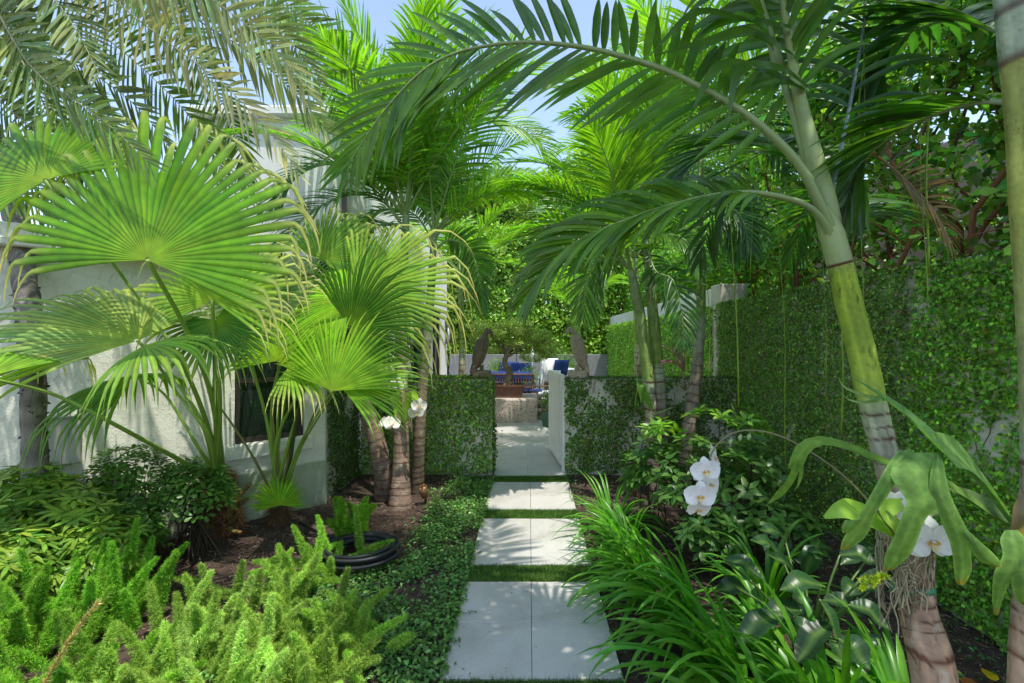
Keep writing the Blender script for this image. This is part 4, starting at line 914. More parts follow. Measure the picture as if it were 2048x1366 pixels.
frond(fp, [P(1600, 200, 1.63), P(1572, 40, 1.66), P(1560, -120, 1.68), P(1570, -320, 1.7), P(1640, -520, 1.8)], **{**kwF, 'nrm': (-1, -.6, .1), 'c': A(.05, .12, .02), 'start': .02, 'L': .5, 'droop': .8, 'a0': 60})
frond(fp, [P(1560, 140, 1.68), P(1525, 20, 1.7), P(1480, -120, 1.75), P(1400, -260, 1.9), P(1280, -350, 2.1)], **{**kwF, 'nrm': (.5, -1, .2), 'c': A(.06, .13, .02), 'start': .05, 'L': .45, 'droop': .5})
frond(fp, [P(1660, 400, 1.6), P(1690, 260, 1.65), P(1720, 100, 1.72), P(1745, -60, 1.8), P(1800, -200, 1.9)], **{**kwF, 'nrm': (-.6, -1, .2), 'c': A(.035, .095, .03), 'start': .2, 'n': 15, 'L': .34, 'W': .03, 'r': .008, 'rc': A(.2, .26, .26), 'droop': .7})
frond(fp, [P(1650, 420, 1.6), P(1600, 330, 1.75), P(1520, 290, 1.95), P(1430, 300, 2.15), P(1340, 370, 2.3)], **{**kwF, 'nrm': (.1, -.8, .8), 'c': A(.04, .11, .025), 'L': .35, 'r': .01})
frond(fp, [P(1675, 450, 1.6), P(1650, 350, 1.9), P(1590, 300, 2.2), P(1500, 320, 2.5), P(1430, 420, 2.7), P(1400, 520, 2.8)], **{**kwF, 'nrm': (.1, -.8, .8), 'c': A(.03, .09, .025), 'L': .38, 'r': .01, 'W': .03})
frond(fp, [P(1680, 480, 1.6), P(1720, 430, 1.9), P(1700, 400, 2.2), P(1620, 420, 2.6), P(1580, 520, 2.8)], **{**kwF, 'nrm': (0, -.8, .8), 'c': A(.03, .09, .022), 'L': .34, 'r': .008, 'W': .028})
# fronds above and behind the viewpoint: they shade the foreground
for (az, el, L_, bd) in ((200, 52, 1.1, .6), (255, 50, 1.5, .8), (300, 55, 1.9, .8), (225, 68, 1.3, .6), (280, 72, 2.0, .8), (180, 62, 1.3, .6), (330, 60, 1.9, .8), (145, 55, 1.9, .6), (110, 52, 2.2, .5), (85, 60, 2.3, .5), (125, 70, 2.3, .6)):
    frond(fp, auto_pts(P(1562, -100, 1.68)+A(0, 0, .05), az, el, L_, bd), **{**kwF, 'nrm': (rng.normal()*.2, rng.normal()*.2, 1), 'c': A(.06, .14, .025), 'L': .5})
# curling leaf straps
mb = MB()
for (a_, b_, c_, d_) in ((P(1590, 55, 1.62), P(1480, 35, 1.6), P(1390, 25, 1.6), P(1300, 110, 1.6)), (P(1588, 110, 1.62), P(1500, 60, 1.58), P(1420, 80, 1.56), P(1310, 110, 1.55)), (P(1610, 180, 1.6), P(1530, 140, 1.56), P(1440, 130, 1.54), P(1375, 240, 1.52)), (P(1618, 175, 1.6), P(1560, 135, 1.54), P(1480, 140, 1.5), P(1455, 250, 1.48))):
    sp = spline([a_, b_, c_, d_], 16); T = tangents(sp); S = nz(np.cross(T, A(.1, -1, .5))); wv = .022*np.interp(np.linspace(0, 1, 16), [0, .2, .6, 1], [.4, 1, .9, .05])[:, None]
    v = np.stack([sp-S*wv, sp+A(0, 0, -.004), sp+S*wv], 1).reshape(-1, 3); i_ = (np.arange(15)[:, None]*3+np.arange(2)).ravel()
    mb.add(v, np.stack([i_, i_+1, i_+4, i_+3], -1), c=A(.05, .12, .02))
mb.build('leaf_straps', M['leaf'], fp)
# hanging reins
for (x0, y0, x1, y1, w_, Y) in ((1455, -80, 1472, 815, 2.6, 1.9), (1500, 60, 1497, 560, 1.2, 2.0), (1545, 150, 1573, 930, 1.4, 2.0), (1650, 100, 1646, 800, 1.2, 2.0), (1700, 250, 1677, 865, 3.2, 1.7), (1862, -80, 1857, 550, 3.6, 1.8), (1838, 0, 1851, 630, 1.4, 1.8), (1898, -80, 1893, 240, 2.6, 1.8), (1730, -60, 1728, 650, 1.6, 1.75), (1728, -60, 1722, 240, 3.5, 1.75), (1268, 620, 1268, 825, 1.2, 3.0), (1400, 300, 1418, 775, 1.2, 2.8)):
    mb = MB(); n_ = 14; t_ = np.linspace(0, 1, n_); xs_ = x0+(x1-x0)*t_+7*np.sin(t_*4+x0)*t_+2*np.sin(t_*13+x0); ps = np.array([P(a, b, Y) for a, b in zip(xs_, y0+(y1-y0)*t_)])
    tube(mb, ps, np.linspace(.6, 1, n_)*w_/F*Y*.65, 6, A(.17, .27, .04)); mb.build('leaf_rein', M['leaf'], fp)

# far right palm trunk
rp = thing('christmas_palm', tuple(P(2062, 1900, 1.24)), 'thick yellow green palm trunk cut by the right edge of view', 'palm')
rcol = lerp_col([(0, (.42, .27, .18)), (.36, (.46, .31, .21)), (.47, (.46, .36, .30)), (.5, (.48, .50, .40)), (.55, (.44, .46, .22)), (.75, (.42, .44, .10)), (.9, (.40, .42, .12)), (.905, (.14, .07, .05)), (.915, (.40, .46, .32)), (.955, (.40, .46, .32)), (.957, (.12, .06, .05)), (.968, (.42, .48, .36)), (1, (.34, .40, .18))])
ringed_trunk(rp, [P(2075, 1900, 1.2), P(2062, 1366, 1.2), P(2080, 1100, 1.2), P(2086, 900, 1.2), P(2082, 650, 1.2), P(2068, 400, 1.2), P(2058, 200, 1.2), P(2044, 60, 1.2), P(2030, -60, 1.2)], [.06, .054, .048, .044, .041, .041, .043, .046, .047, .047, .049, .046], rcol, until=.5, ring=.066, ringw=.1, bulge=.02, sides=32)
frond(rp, [P(2035, 205, 1.22), P(1960, 205, 1.3), P(1880, 225, 1.4), P(1800, 262, 1.5), P(1730, 320, 1.6), P(1690, 400, 1.65)], **{**kwF, 'nrm': (.05, -.8, .9), 'c': A(.045, .12, .025), 'L': .34, 'n': 34, 'start': .12, 'r': .009, 'rc': A(.3, .36, .2), 'W': .036})
frond(rp, [P(2040, 60, 1.25), P(1990, 60, 1.4), P(1900, 40, 1.6), P(1800, 80, 1.8), P(1730, 180, 1.9)], **{**kwF, 'nrm': (.05, -.8, .9), 'c': A(.03, .09, .025), 'L': .4, 'r': .01})
fd = frond(rp, [P(1745, 305, 1.75), P(1800, 350, 1.8), P(1860, 410, 1.85), P(1900, 480, 1.9)], **{**kwF, 'nrm': (0, -1, .4), 'c': A(.09, .065, .035), 'L': .22, 'n': 22, 'start': .05, 'r': .006, 'rc': A(.35, .2, .1), 'W': .014, 'label': 'dried brown frond'})
for (az, el, L_, bd) in ((200, 60, 1.3, .7), (240, 55, 1.4, .7), (275, 60, 2.1, .8), (170, 65, 1.3, .7), (220, 78, 1.6, .7), (320, 60, 2.0, .8), (130, 68, 2.0, .8)):  # overhead fronds, mostly out of view, added to shade the foreground
    frond(rp, auto_pts(P(2030, -60, 1.2)+A(0, 0, .1), az, el, L_, bd), **{**kwF, 'nrm': (rng.normal()*.2, rng.normal()*.2, 1), 'c': A(.06, .14, .025), 'L': .5})

# ------------------------------------------------------------------ staghorn fern
sg = thing('staghorn_fern', tuple(P(2045, 1060, 1.12)), 'staghorn fern with broad forked leaves mounted on the rightmost trunk', 'fern')
def ribbon(mb, pts, widths, nrm, c, fold=.12, n=22, c2=None):
    sp = spline(pts, n); T = tangents(sp); N_ = nz(np.broadcast_to(np.asarray(nrm, float), sp.shape)); S = nz(np.cross(T, N_)); Bn = np.cross(S, T)
    wv = np.interp(np.linspace(0, 1, n), np.linspace(0, 1, len(widths)), widths)[:, None]*.5
    off = [-1, -.5, 0, .5, 1]
    v = np.stack([sp+S*wv*o+Bn*wv*fold*abs(o)**2 for o in off], 1).reshape(-1, 3)
    i_ = (np.arange(n-1)[:, None]*5+np.arange(4)).ravel()
    t = np.repeat(np.linspace(0, 1, n), 5)[:, None]; c = np.asarray(c, float)
    cc = c*(1-t)+(c if c2 is None else np.asarray(c2))*t
    mb.add(v, np.stack([i_, i_+1, i_+6, i_+5], -1), c=cc*np.tile([1, .97, 1.08, .97, 1], n)[:, None])
px = lambda a: a/F
SG = A(.13, .27, .09); SG2 = A(.18, .34, .07)
mb = MB()
D = 1.05
cn = (0, -1, .15)
# the big forked leaf
ribbon(mb, [P(2030, 1050, 1.13), P(1985, 985, 1.08), P(1945, 935, 1.03), P(1915, 908, 1.0), P(1885, 900, .98)], [px(15), px(45), px(60), px(85), px(75)], (.4, -.7, .6), SG)
def poly_leaf(mb, outline, Y, c, c2, bulge=.007, tri_y=None):
    """flat lobed leaf from a pixel outline given as horizontal spans; subdivided strip by strip"""
    for rows_ in outline:
        n = len(rows_); K = 7; v = []
        for (y, xl, xr, yy) in rows_:
            for k in range(K):
                s = k/(K-1); b = bulge*math.sin(PI*s)
                v.append(P(xl+(xr-xl)*s, y, yy-b))
        v = np.array(v); i_ = (np.arange(n-1)[:, None]*K+np.arange(K-1)).ravel()
        t = np.repeat(np.linspace(0, 1, n), K)[:, None]
        edge = np.tile([1.5, .95, .9, 1.12, .9, .95, 1.5], n)[:, None]; vein = (1+.05*np.sin(np.arange(n*K)*2.3+rows_[0][1])[:, None])
        mb.add(v, np.stack([i_, i_+K, i_+K+1, i_+1], -1), c=(np.asarray(c)*(1-t)+np.asarray(c2)*t)*edge*vein*np.where(t > .93, A(1.5, .8, .6), 1))
def sm(rows_, n=26):
    a = np.array(rows_, float); t = np.linspace(0, 1, len(a)); 
    pts_ = a; out = spline(np.concatenate([pts_[:, [0, 1, 2]]], 1), n); yy = np.interp(np.linspace(0, 1, n), t, a[:, 3])
    return [(o[0], o[1], o[2], y) for o, y in zip(out, yy)]
poly_leaf(mb, [sm([(905, 1800, 1882, 1.0), (925, 1790, 1882, .97), (950, 1780, 1882, .955), (980, 1800, 1888, .95), (1000, 1812, 1893, .945), (1012, 1812, 1878, .945), (1040, 1800, 1850, .945), (1080, 1785, 1835, .95), (1110, 1770, 1820, .955), (1136, 1768, 1790, .96), (1142, 1771, 1775, .96)]),
    sm([(900, 1798, 1830, 1.0), (925, 1778, 1812, .98), (960, 1758, 1795, .965), (1000, 1735, 1770, .96), (1030, 1718, 1750, .96), (1055, 1700, 1742, .965), (1080, 1685, 1725, .97), (1100, 1680, 1692, .975)]),
    sm([(905, 1870, 1882, 1.0), (950, 1860, 1892, .955), (985, 1860, 1900, .945), (1010, 1872, 1910, .945), (1050, 1885, 1930, .945), (1080, 1898, 1945, .95), (1110, 1905, 1942, .955), (1140, 1908, 1944, .96), (1165, 1912, 1932, .965), (1170, 1918, 1928, .965)]),
    sm([(1060, 1915, 1935, .947), (1085, 1935, 1962, .95), (1105, 1945, 1985, .955), (1122, 1960, 2000, .96), (1134, 1990, 2004, .965)]),
    sm([(1040, 1690, 1735, .962), (1055, 1684, 1712, .965), (1066, 1686, 1700, .97)])], D, SG, SG2)
# long leaf going up left
ribbon(mb, [P(2025, 1055, 1.12), P(1950, 960, 1.08), P(1880, 900, 1.08), P(1810, 830, 1.12), P(1750, 785, 1.16), P(1700, 752, 1.2)], [px(22), px(50), px(58), px(50), px(28), px(2)], (.3, -.5, .8), A(.13, .27, .11), c2=A(.12, .28, .1), fold=.5)
ribbon(mb, [P(1770, 800, 1.14), P(1730, 792, 1.17), P(1690, 775, 1.19), P(1676, 755, 1.2)], [px(22), px(12), px(9), px(1)], (.2, -.8, .6), A(.22, .36, .14))
ribbon(mb, [P(1765, 798, 1.14), P(1730, 805, 1.17), P(1700, 800, 1.18), P(1680, 785, 1.2)], [px(18), px(9), px(6), px(1)], (.2, -.8, .6), A(.22, .36, .14))
# long leaf curving left and down
ribbon(mb, [P(2020, 1055, 1.14), P(1930, 990, 1.14), P(1860, 950, 1.15), P(1770, 925, 1.17), P(1700, 895, 1.2), P(1640, 882, 1.22), P(1605, 900, 1.23), P(1588, 940, 1.24)], [px(15), px(30), px(35), px(36), px(34), px(34), px(34), px(30)], (.1, -.5, .9), SG, c2=SG2)
ribbon(mb, [P(1595, 925, 1.235), P(1580, 960, 1.24), P(1560, 985, 1.25), P(1533, 1010, 1.26)], [px(30), px(26), px(24), px(1)], (.5, -1, .3), SG2)
ribbon(mb, [P(1600, 920, 1.235), P(1602, 945, 1.24), P(1596, 970, 1.24), P(1590, 978, 1.24)], [px(20), px(14), px(9), px(1)], (.2, -1, .3), SG2)
# right drooping leaf
poly_leaf(mb, [sm([(1060, 2010, 2035, 1.05), (1080, 2000, 2052, 1.03), (1110, 2005, 2056, 1.02), (1140, 1990, 2050, 1.02), (1170, 1985, 2018, 1.03), (1200, 1985, 2005, 1.04), (1230, 1988, 1996, 1.05)]),
    sm([(1120, 2025, 2065, 1.02), (1160, 2022, 2075, 1.02), (1195, 2030, 2070, 1.03), (1210, 2045, 2058, 1.04)])], D, SG, SG2)
ribbon(mb, [P(2035, 1060, 1.13), P(1990, 1020, 1.15), P(1930, 990, 1.16), P(1890, 970, 1.17)], [px(14), px(40), px(40), px(10)], (.2, -.8, .6), A(.11, .2, .09))
mb.build('leaf', M['felt'], sg)
mb = MB()
ribbon(mb, [P(2035, 1080, 1.12), P(2050, 1040, 1.08), P(2048, 1000, 1.09), P(2040, 980, 1.1)], [px(30), px(60), px(50), px(6)], (-.4, -1, .2), A(.20, .165, .125), c2=A(.16, .12, .085), fold=.4)
ribbon(mb, [P(2030, 1090, 1.12), P(2050, 1110, 1.09), P(2060, 1150, 1.1)], [px(30), px(50), px(6)], (-.4, -1, .2), A(.17, .14, .10))
mb.build('dry_shield', M['leaf'], sg)

# ------------------------------------------------------------------ orchids
def petal_shape(mb, c0, d, nrm, L, W, c=(.90, .87, .82)):
    d = nz(d); nrm = nz(nrm); S = nz(np.cross(d, nrm)); B = np.cross(S, d); n = 8; v = []; t_ = np.linspace(0, 1, n); wv = W*.5*np.sin(PI*np.clip(t_*.93+.05, 0, 1))**.6
    for t, w_ in zip(t_, wv):
        for s in (-1, -.5, 0, .5, 1): v.append(np.asarray(c0)+d*L*t+S*w_*s+B*(.16*L*t*t*-1+.25*w_*s*s+.03*L*math.sin(9*t+3*s)))
    i_ = (np.arange(n-1)[:, None]*5+np.arange(4)).ravel(); mb.add(v, np.stack([i_, i_+1, i_+6, i_+5], -1), c=A(*c))
def flower(root, c0, face, s=.045, roll=0):
    face = nz(A(*face)); up = nz(A(math.sin(roll), 0, math.cos(roll))-face*np.dot(A(math.sin(roll), 0, math.cos(roll)), face)); rt_ = np.cross(up, face)
    mb = MB(); c0 = A(*c0)
    for a, L, W, o in ((90, 1, .75, -.003), (210, 1.0, .75, -.003), (330, 1.0, .75, -.003), (12, 1.08, 1.3, 0), (168, 1.08, 1.3, 0)):
        ar = math.radians(a); petal_shape(mb, c0+face*o, rt_*math.cos(ar)+up*math.sin(ar)+face*.12, face, s*L, s*W)
    fo = mb.build('flower', M['petal'], root)
    mb = MB()
    petal_shape(mb, c0+face*.002, -up*.8+face*.6, face, s*.42, s*.3, (.85, .7, .35))
    for sg_ in (-1, 1): petal_shape(mb, c0+face*.003, -up*.2+face*.5+rt_*sg_*.7, face, s*.3, s*.2, (.75, .42, .05))
    tube(mb, [c0, c0+face*s*.22], [.0035*s/.045, .0025*s/.045], 6, (.85, .8, .75)); mb.build('lip', M['petal'], fo)
    return fo
def roots(root, c0, rad, n, spread, c=A(.36, .30, .18)):
    mb = MB()
    for _ in range(n):
        a = U(0, 2*PI); p0 = c0+A(math.cos(a)*rad, math.sin(a)*rad, U(-spread*.2, spread)); pts_ = [p0]
        for k in range(4): a += U(-.5, .5); pts_.append(c0+A(math.cos(a)*rad*U(1, 1.25), math.sin(a)*rad*U(1, 1.25), p0[2]-c0[2]-(k+1)*spread*U(.1, .38)))
        tube(mb, spline(pts_, 12), U(.0012, .0028), 5, c*U(.5, 1.3), caps=False)
    return mb.build('roots', M['stem'], root)
OR = 'orchids tied to palm trunks'
o1 = thing('orchid', tuple(P(1800, 1110, 1.33)), 'white orchid tied to the leaning foreground trunk with tangled roots and arching flower spike', 'orchid', OR)
tc = P(1812, 1120, 1.40)
roots(o1, tc+A(0, 0, -.03), .057, 90, .13); roots(o1, tc+A(-.02, 0, .05), .05, 30, .12, A(.30, .30, .16))
mb = MB(); 
ribbon(mb, [P(1800, 1075, 1.31), P(1740, 1035, 1.3), P(1690, 1020, 1.28), P(1648, 1035, 1.26)], [px(20), px(60), px(62), px(8)], (.1, -.8, .7), A(.2, .38, .06), c2=A(.22, .42, .06))
ribbon(mb, [P(1795, 1080, 1.3), P(1790, 1050, 1.28), P(1770, 1020, 1.28), P(1830, 1000, 1.3)], [px(20), px(45), px(40), px(8)], (.3, -.8, .4), A(.2, .36, .06))
ribbon(mb, [P(1800, 1070, 1.32), P(1840, 1030, 1.3), P(1880, 1020, 1.3)], [px(20), px(45), px(8)], (-.1, -.8, .7), A(.16, .32, .05))
mb.build('leaf', M['gloss'], o1)
mb = MB(); tube(mb, spline([P(1790, 1070, 1.3), P(1735, 1000, 1.28), P(1660, 930, 1.3), P(1560, 872, 1.35), P(1480, 862, 1.4), P(1430, 895, 1.42), P(1412, 950, 1.43)], 40), .0028, 6, A(.2, .19, .08)); mb.build('flower_spike', M['stem'], o1)
flower(o1, P(1411, 942, 1.40), (.0, -1, .05), .043, -.1); flower(o1, P(1400, 992, 1.38), (-.05, -1, 0), .045, .05); flower(o1, P(1428, 915, 1.46), (.8, -.5, .2), .045, .3)
flower(o1, P(1421, 968, 1.47), (.5, -.8, .1), .04, .5); flower(o1, P(1397, 1018, 1.42), (.1, -.8, -.5), .038, .2)
mb = MB()
for k, (bx2, by2) in enumerate(((1482, 868), (1500, 866), (1463, 876))): tube(mb, [P(bx2, by2, 1.4), P(bx2-2, by2+7, 1.395), P(bx2-3, by2+14, 1.39)], [.002, .007, .002], 7, A(.4, .5, .2))
mb.build('bud', M['petal'], o1)
flower(o1, P(1862, 1082, 1.2), (.05, -1, .05), .062, 0); flower(o1, P(1795, 1015, 1.3), (-.7, -.7, .1), .05, .4)
mb = MB(); cps = [P(1815, 1165, 1.40)+A(math.cos(a)*.060, math.sin(a)*.060, .004*math.sin(3*a)) for a in np.linspace(0, 2*PI, 26)]; tube(mb, cps, .007, 5, flat=1.6, caps=False); mb.build('tie', M['cloth_green'], o1)
mb = MB()
for _ in range(5):
    e_ = P(1715+U(-10, 40), 1130+U(-15, 60), 1.3); sp = spline([P(1780, 1150, 1.33), (P(1780, 1140, 1.33)+e_)/2, e_], 20); n = 60
    ii = rng.integers(3, 20, n); inst(mb, 'ivy', sp[ii], nz(rdir(n)), rdir(n), .012, .007, vary((.3, .42, .04), n, .2))
mb.build('moss_sprigs', M['fern'], o1)
o2 = thing('orchid', tuple(P(795, 850, 4.6)), 'white orchid with drooping blooms tied to left trio palm trunks', 'orchid', OR)
roots(o2, P(803, 850, 4.72), .09, 30, .12)
mb = MB()
ribbon(mb, [P(810, 850, 4.6), P(795, 800, 4.55), P(790, 790, 4.5), P(792, 838, 4.45)], [.02, .09, .1, .01], (-.3, -1, .2), A(.22, .4, .06))
ribbon(mb, [P(810, 845, 4.6), P(820, 790, 4.55), P(832, 800, 4.5), P(828, 830, 4.5)], [.02, .07, .07, .01], (.3, -1, .2), A(.2, .36, .05))
mb.build('leaf', M['gloss'], o2)
mb = MB(); tube(mb, spline([P(805, 850, 4.6), P(800, 780, 4.5), P(770, 745, 4.4), P(730, 770, 4.4)], 20), .005, 5, A(.2, .25, .08)); tube(mb, spline([P(805, 850, 4.6), P(825, 830, 4.5), P(840, 815, 4.5)], 10), .005, 5, A(.2, .25, .08)); mb.build('flower_spike', M['stem'], o2)
for (x, y, f_) in ((730, 772, (.1, -1, 0)), (712, 780, (-.6, -.7, 0)), (765, 765, (-.4, -.8, 0)), (780, 770, (0, -1, 0)), (796, 768, (.6, -.7, .2)), (772, 846, (-.3, -.8, .5)), (784, 848, (.4, -.9, .4)), (838, 812, (.5, -.8, 0)), (832, 825, (0, -1, -.2))): flower(o2, P(x, y, 4.42), f_, .075, U(-.5, .5))
o3 = thing('orchid', tuple(P(1300, 850, 4.85)), 'flowerless orchid with hanging leaves tied to right trio palm stems', 'orchid', OR)
roots(o3, P(1312, 840, 5.03), .1, 34, .25, A(.14, .12, .08))
mb = MB()
ribbon(mb, [P(1300, 850, 4.85), P(1292, 865, 4.8), P(1287, 885, 4.8)], [.03, .09, .01], (-.3, -1, .2), A(.16, .32, .04)); ribbon(mb, [P(1305, 820, 4.85), P(1285, 780, 4.8), P(1280, 770, 4.75), P(1282, 800, 4.75)], [.03, .08, .08, .01], (-.3, -1, .2), A(.1, .22, .04)); ribbon(mb, [P(1305, 830, 4.85), P(1345, 815, 4.8)], [.03, .01], (0, -1, .5), A(.1, .22, .04))
mb.build('leaf', M['gloss'], o3)

# ------------------------------------------------------------------ fan palms left
fanp = thing('fan_palm', tuple(G(437, 1060)), 'large fan palm with broad pleated leaves and brown fibrous base', 'palm', 'fan palms in the left bed')
tb_ = G(437, 1060); YB = tb_[1]
mb = MB(); tp = spline([tb_-A(0, 0, .05), tb_+A(0, 0, .2), tb_+A(0, 0, .42), tb_+A(0, 0, .55)], 30); tube(mb, tp, np.interp(np.linspace(0, 1, 30), [0, .3, .7, 1], [.17, .14, .10, .05]), 16, (.12, .06, .03), wob=.06)
n = 1400; a = U(0, 2*PI, n); zz = U(0, .55, n); rad = np.interp(zz, [0, .2, .45, .55], [.17, .14, .1, .05])
p = tb_+np.stack([np.cos(a)*rad, np.sin(a)*rad, zz], 1); inst(mb, 'needle', p, nz(np.stack([np.cos(a), np.sin(a), U(-1.2, 1, n)], 1)+rng.normal(0, .5, (n, 3))), rdir(n), U(.04, .12, n), .006, vary((.30, .13, .05), n, .4))
mb.build('trunk', M['chips'], fanp, smooth=False)
for k in range(22):       # old leaf bases
    a = U(0, 2*PI); z0 = U(.02, .35); o_ = tb_+A(math.cos(a)*.13, math.sin(a)*.13, z0); e_ = o_+A(math.cos(a)*U(.08, .2), math.sin(a)*U(.08, .2), U(-.02, .16))
    mb = MB(); tube(mb, spline([o_, (o_+e_)/2+A(0, 0, -.01), e_], 8), np.linspace(.026, .014, 8), 6, np.array([A(.2, .24, .05)*(1-x)+A(.22, .1, .04)*x for x in np.linspace(0, 1, 8)])); mb.build('leaf_base', M['stem'], fanp)
pb0 = tb_+A(0, 0, .42)
def pet(a, b): return [pb0+A(rng.normal()*.03, rng.normal()*.03, 0)]+[P(*x) for x in (a, b)]
Yf = YB
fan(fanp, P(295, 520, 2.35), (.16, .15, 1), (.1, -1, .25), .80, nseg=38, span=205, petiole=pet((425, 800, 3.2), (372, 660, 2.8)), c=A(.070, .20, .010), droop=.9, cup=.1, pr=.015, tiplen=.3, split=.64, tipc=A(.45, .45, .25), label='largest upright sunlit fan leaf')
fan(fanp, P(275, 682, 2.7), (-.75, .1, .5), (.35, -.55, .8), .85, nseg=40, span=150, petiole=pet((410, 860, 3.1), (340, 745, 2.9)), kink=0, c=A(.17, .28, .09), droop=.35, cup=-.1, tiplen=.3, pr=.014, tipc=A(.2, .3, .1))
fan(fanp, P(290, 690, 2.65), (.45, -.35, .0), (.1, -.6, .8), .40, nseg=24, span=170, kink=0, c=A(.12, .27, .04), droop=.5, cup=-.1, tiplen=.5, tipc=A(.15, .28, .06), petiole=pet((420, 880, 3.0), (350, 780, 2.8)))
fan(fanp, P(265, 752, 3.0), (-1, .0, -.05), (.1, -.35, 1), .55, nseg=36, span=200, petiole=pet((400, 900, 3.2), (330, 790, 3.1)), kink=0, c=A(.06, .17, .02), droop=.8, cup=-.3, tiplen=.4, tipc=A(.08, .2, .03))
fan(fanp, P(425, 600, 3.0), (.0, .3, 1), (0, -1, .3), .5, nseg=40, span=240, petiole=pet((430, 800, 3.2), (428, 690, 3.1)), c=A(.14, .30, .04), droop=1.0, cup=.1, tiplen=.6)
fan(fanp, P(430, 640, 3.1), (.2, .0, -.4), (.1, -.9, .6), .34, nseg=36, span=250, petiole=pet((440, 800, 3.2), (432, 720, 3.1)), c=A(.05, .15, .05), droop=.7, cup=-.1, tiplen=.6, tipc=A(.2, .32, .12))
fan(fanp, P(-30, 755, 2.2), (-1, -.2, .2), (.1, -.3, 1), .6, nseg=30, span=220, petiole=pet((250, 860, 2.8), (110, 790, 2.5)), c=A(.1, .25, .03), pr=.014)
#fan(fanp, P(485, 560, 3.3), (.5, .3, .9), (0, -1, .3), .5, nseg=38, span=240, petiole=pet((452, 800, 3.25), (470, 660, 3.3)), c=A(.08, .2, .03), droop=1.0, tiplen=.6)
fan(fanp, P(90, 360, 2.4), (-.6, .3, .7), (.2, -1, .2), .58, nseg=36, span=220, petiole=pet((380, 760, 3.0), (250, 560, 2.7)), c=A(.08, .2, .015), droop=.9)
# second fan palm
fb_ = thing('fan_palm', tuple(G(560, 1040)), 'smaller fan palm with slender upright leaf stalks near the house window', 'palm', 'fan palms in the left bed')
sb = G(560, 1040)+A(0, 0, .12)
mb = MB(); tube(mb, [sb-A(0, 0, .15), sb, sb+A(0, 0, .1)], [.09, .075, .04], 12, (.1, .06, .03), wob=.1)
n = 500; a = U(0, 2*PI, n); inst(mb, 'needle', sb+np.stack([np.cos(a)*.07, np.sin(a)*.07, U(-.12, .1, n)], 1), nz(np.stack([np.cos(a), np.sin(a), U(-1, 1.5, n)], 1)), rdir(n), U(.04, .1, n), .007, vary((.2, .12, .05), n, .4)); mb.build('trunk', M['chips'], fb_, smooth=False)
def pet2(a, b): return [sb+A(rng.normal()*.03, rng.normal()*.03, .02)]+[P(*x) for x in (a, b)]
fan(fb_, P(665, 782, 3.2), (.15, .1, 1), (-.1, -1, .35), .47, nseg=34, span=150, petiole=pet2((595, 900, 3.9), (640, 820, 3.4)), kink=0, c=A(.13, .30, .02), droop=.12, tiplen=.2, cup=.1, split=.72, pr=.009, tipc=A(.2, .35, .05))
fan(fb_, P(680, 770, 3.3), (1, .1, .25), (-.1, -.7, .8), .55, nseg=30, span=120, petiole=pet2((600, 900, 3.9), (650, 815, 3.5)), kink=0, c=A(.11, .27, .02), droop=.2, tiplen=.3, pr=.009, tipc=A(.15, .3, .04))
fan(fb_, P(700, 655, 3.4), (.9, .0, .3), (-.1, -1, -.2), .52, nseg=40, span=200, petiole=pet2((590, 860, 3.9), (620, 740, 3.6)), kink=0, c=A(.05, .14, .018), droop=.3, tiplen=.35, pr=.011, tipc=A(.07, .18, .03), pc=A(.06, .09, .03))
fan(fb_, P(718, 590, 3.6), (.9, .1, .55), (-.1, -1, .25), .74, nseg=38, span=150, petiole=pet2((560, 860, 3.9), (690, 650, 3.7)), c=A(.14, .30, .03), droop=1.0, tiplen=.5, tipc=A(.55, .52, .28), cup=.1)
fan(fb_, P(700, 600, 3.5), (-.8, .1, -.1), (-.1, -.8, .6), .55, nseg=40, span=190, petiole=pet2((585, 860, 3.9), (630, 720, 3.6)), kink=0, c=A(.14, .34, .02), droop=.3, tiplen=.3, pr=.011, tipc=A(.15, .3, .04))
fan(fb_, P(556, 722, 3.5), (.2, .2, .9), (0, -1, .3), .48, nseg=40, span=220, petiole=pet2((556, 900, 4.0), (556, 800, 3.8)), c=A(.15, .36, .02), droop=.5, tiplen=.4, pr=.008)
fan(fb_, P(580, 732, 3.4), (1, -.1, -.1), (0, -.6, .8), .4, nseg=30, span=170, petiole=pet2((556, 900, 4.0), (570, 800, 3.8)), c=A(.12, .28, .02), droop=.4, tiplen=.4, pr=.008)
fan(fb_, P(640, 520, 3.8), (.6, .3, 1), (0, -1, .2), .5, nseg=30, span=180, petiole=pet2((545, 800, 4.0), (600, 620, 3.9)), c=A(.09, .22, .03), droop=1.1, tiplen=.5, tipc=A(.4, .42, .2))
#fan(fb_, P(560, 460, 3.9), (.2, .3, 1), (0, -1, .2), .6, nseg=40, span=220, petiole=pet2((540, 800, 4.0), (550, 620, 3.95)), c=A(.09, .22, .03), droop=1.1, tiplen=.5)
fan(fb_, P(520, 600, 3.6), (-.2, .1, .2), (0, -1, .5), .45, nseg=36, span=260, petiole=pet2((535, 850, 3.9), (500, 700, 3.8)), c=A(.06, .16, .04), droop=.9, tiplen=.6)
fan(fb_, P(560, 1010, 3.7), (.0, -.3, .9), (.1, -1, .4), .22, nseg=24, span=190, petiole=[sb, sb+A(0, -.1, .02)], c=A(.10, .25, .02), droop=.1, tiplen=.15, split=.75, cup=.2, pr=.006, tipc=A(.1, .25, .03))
for (x, y) in ((545, 830), (600, 800), (640, 800), (430, 800)):
    mb = MB(); tube(mb, spline([sb, P((560+x)/2, (990+y)/2, 4.0), P(x, y, 3.9)], 16), np.linspace(.014, .007, 16), 6, A(.22, .2, .06)); mb.build('petiole', M['stem'], fb_)

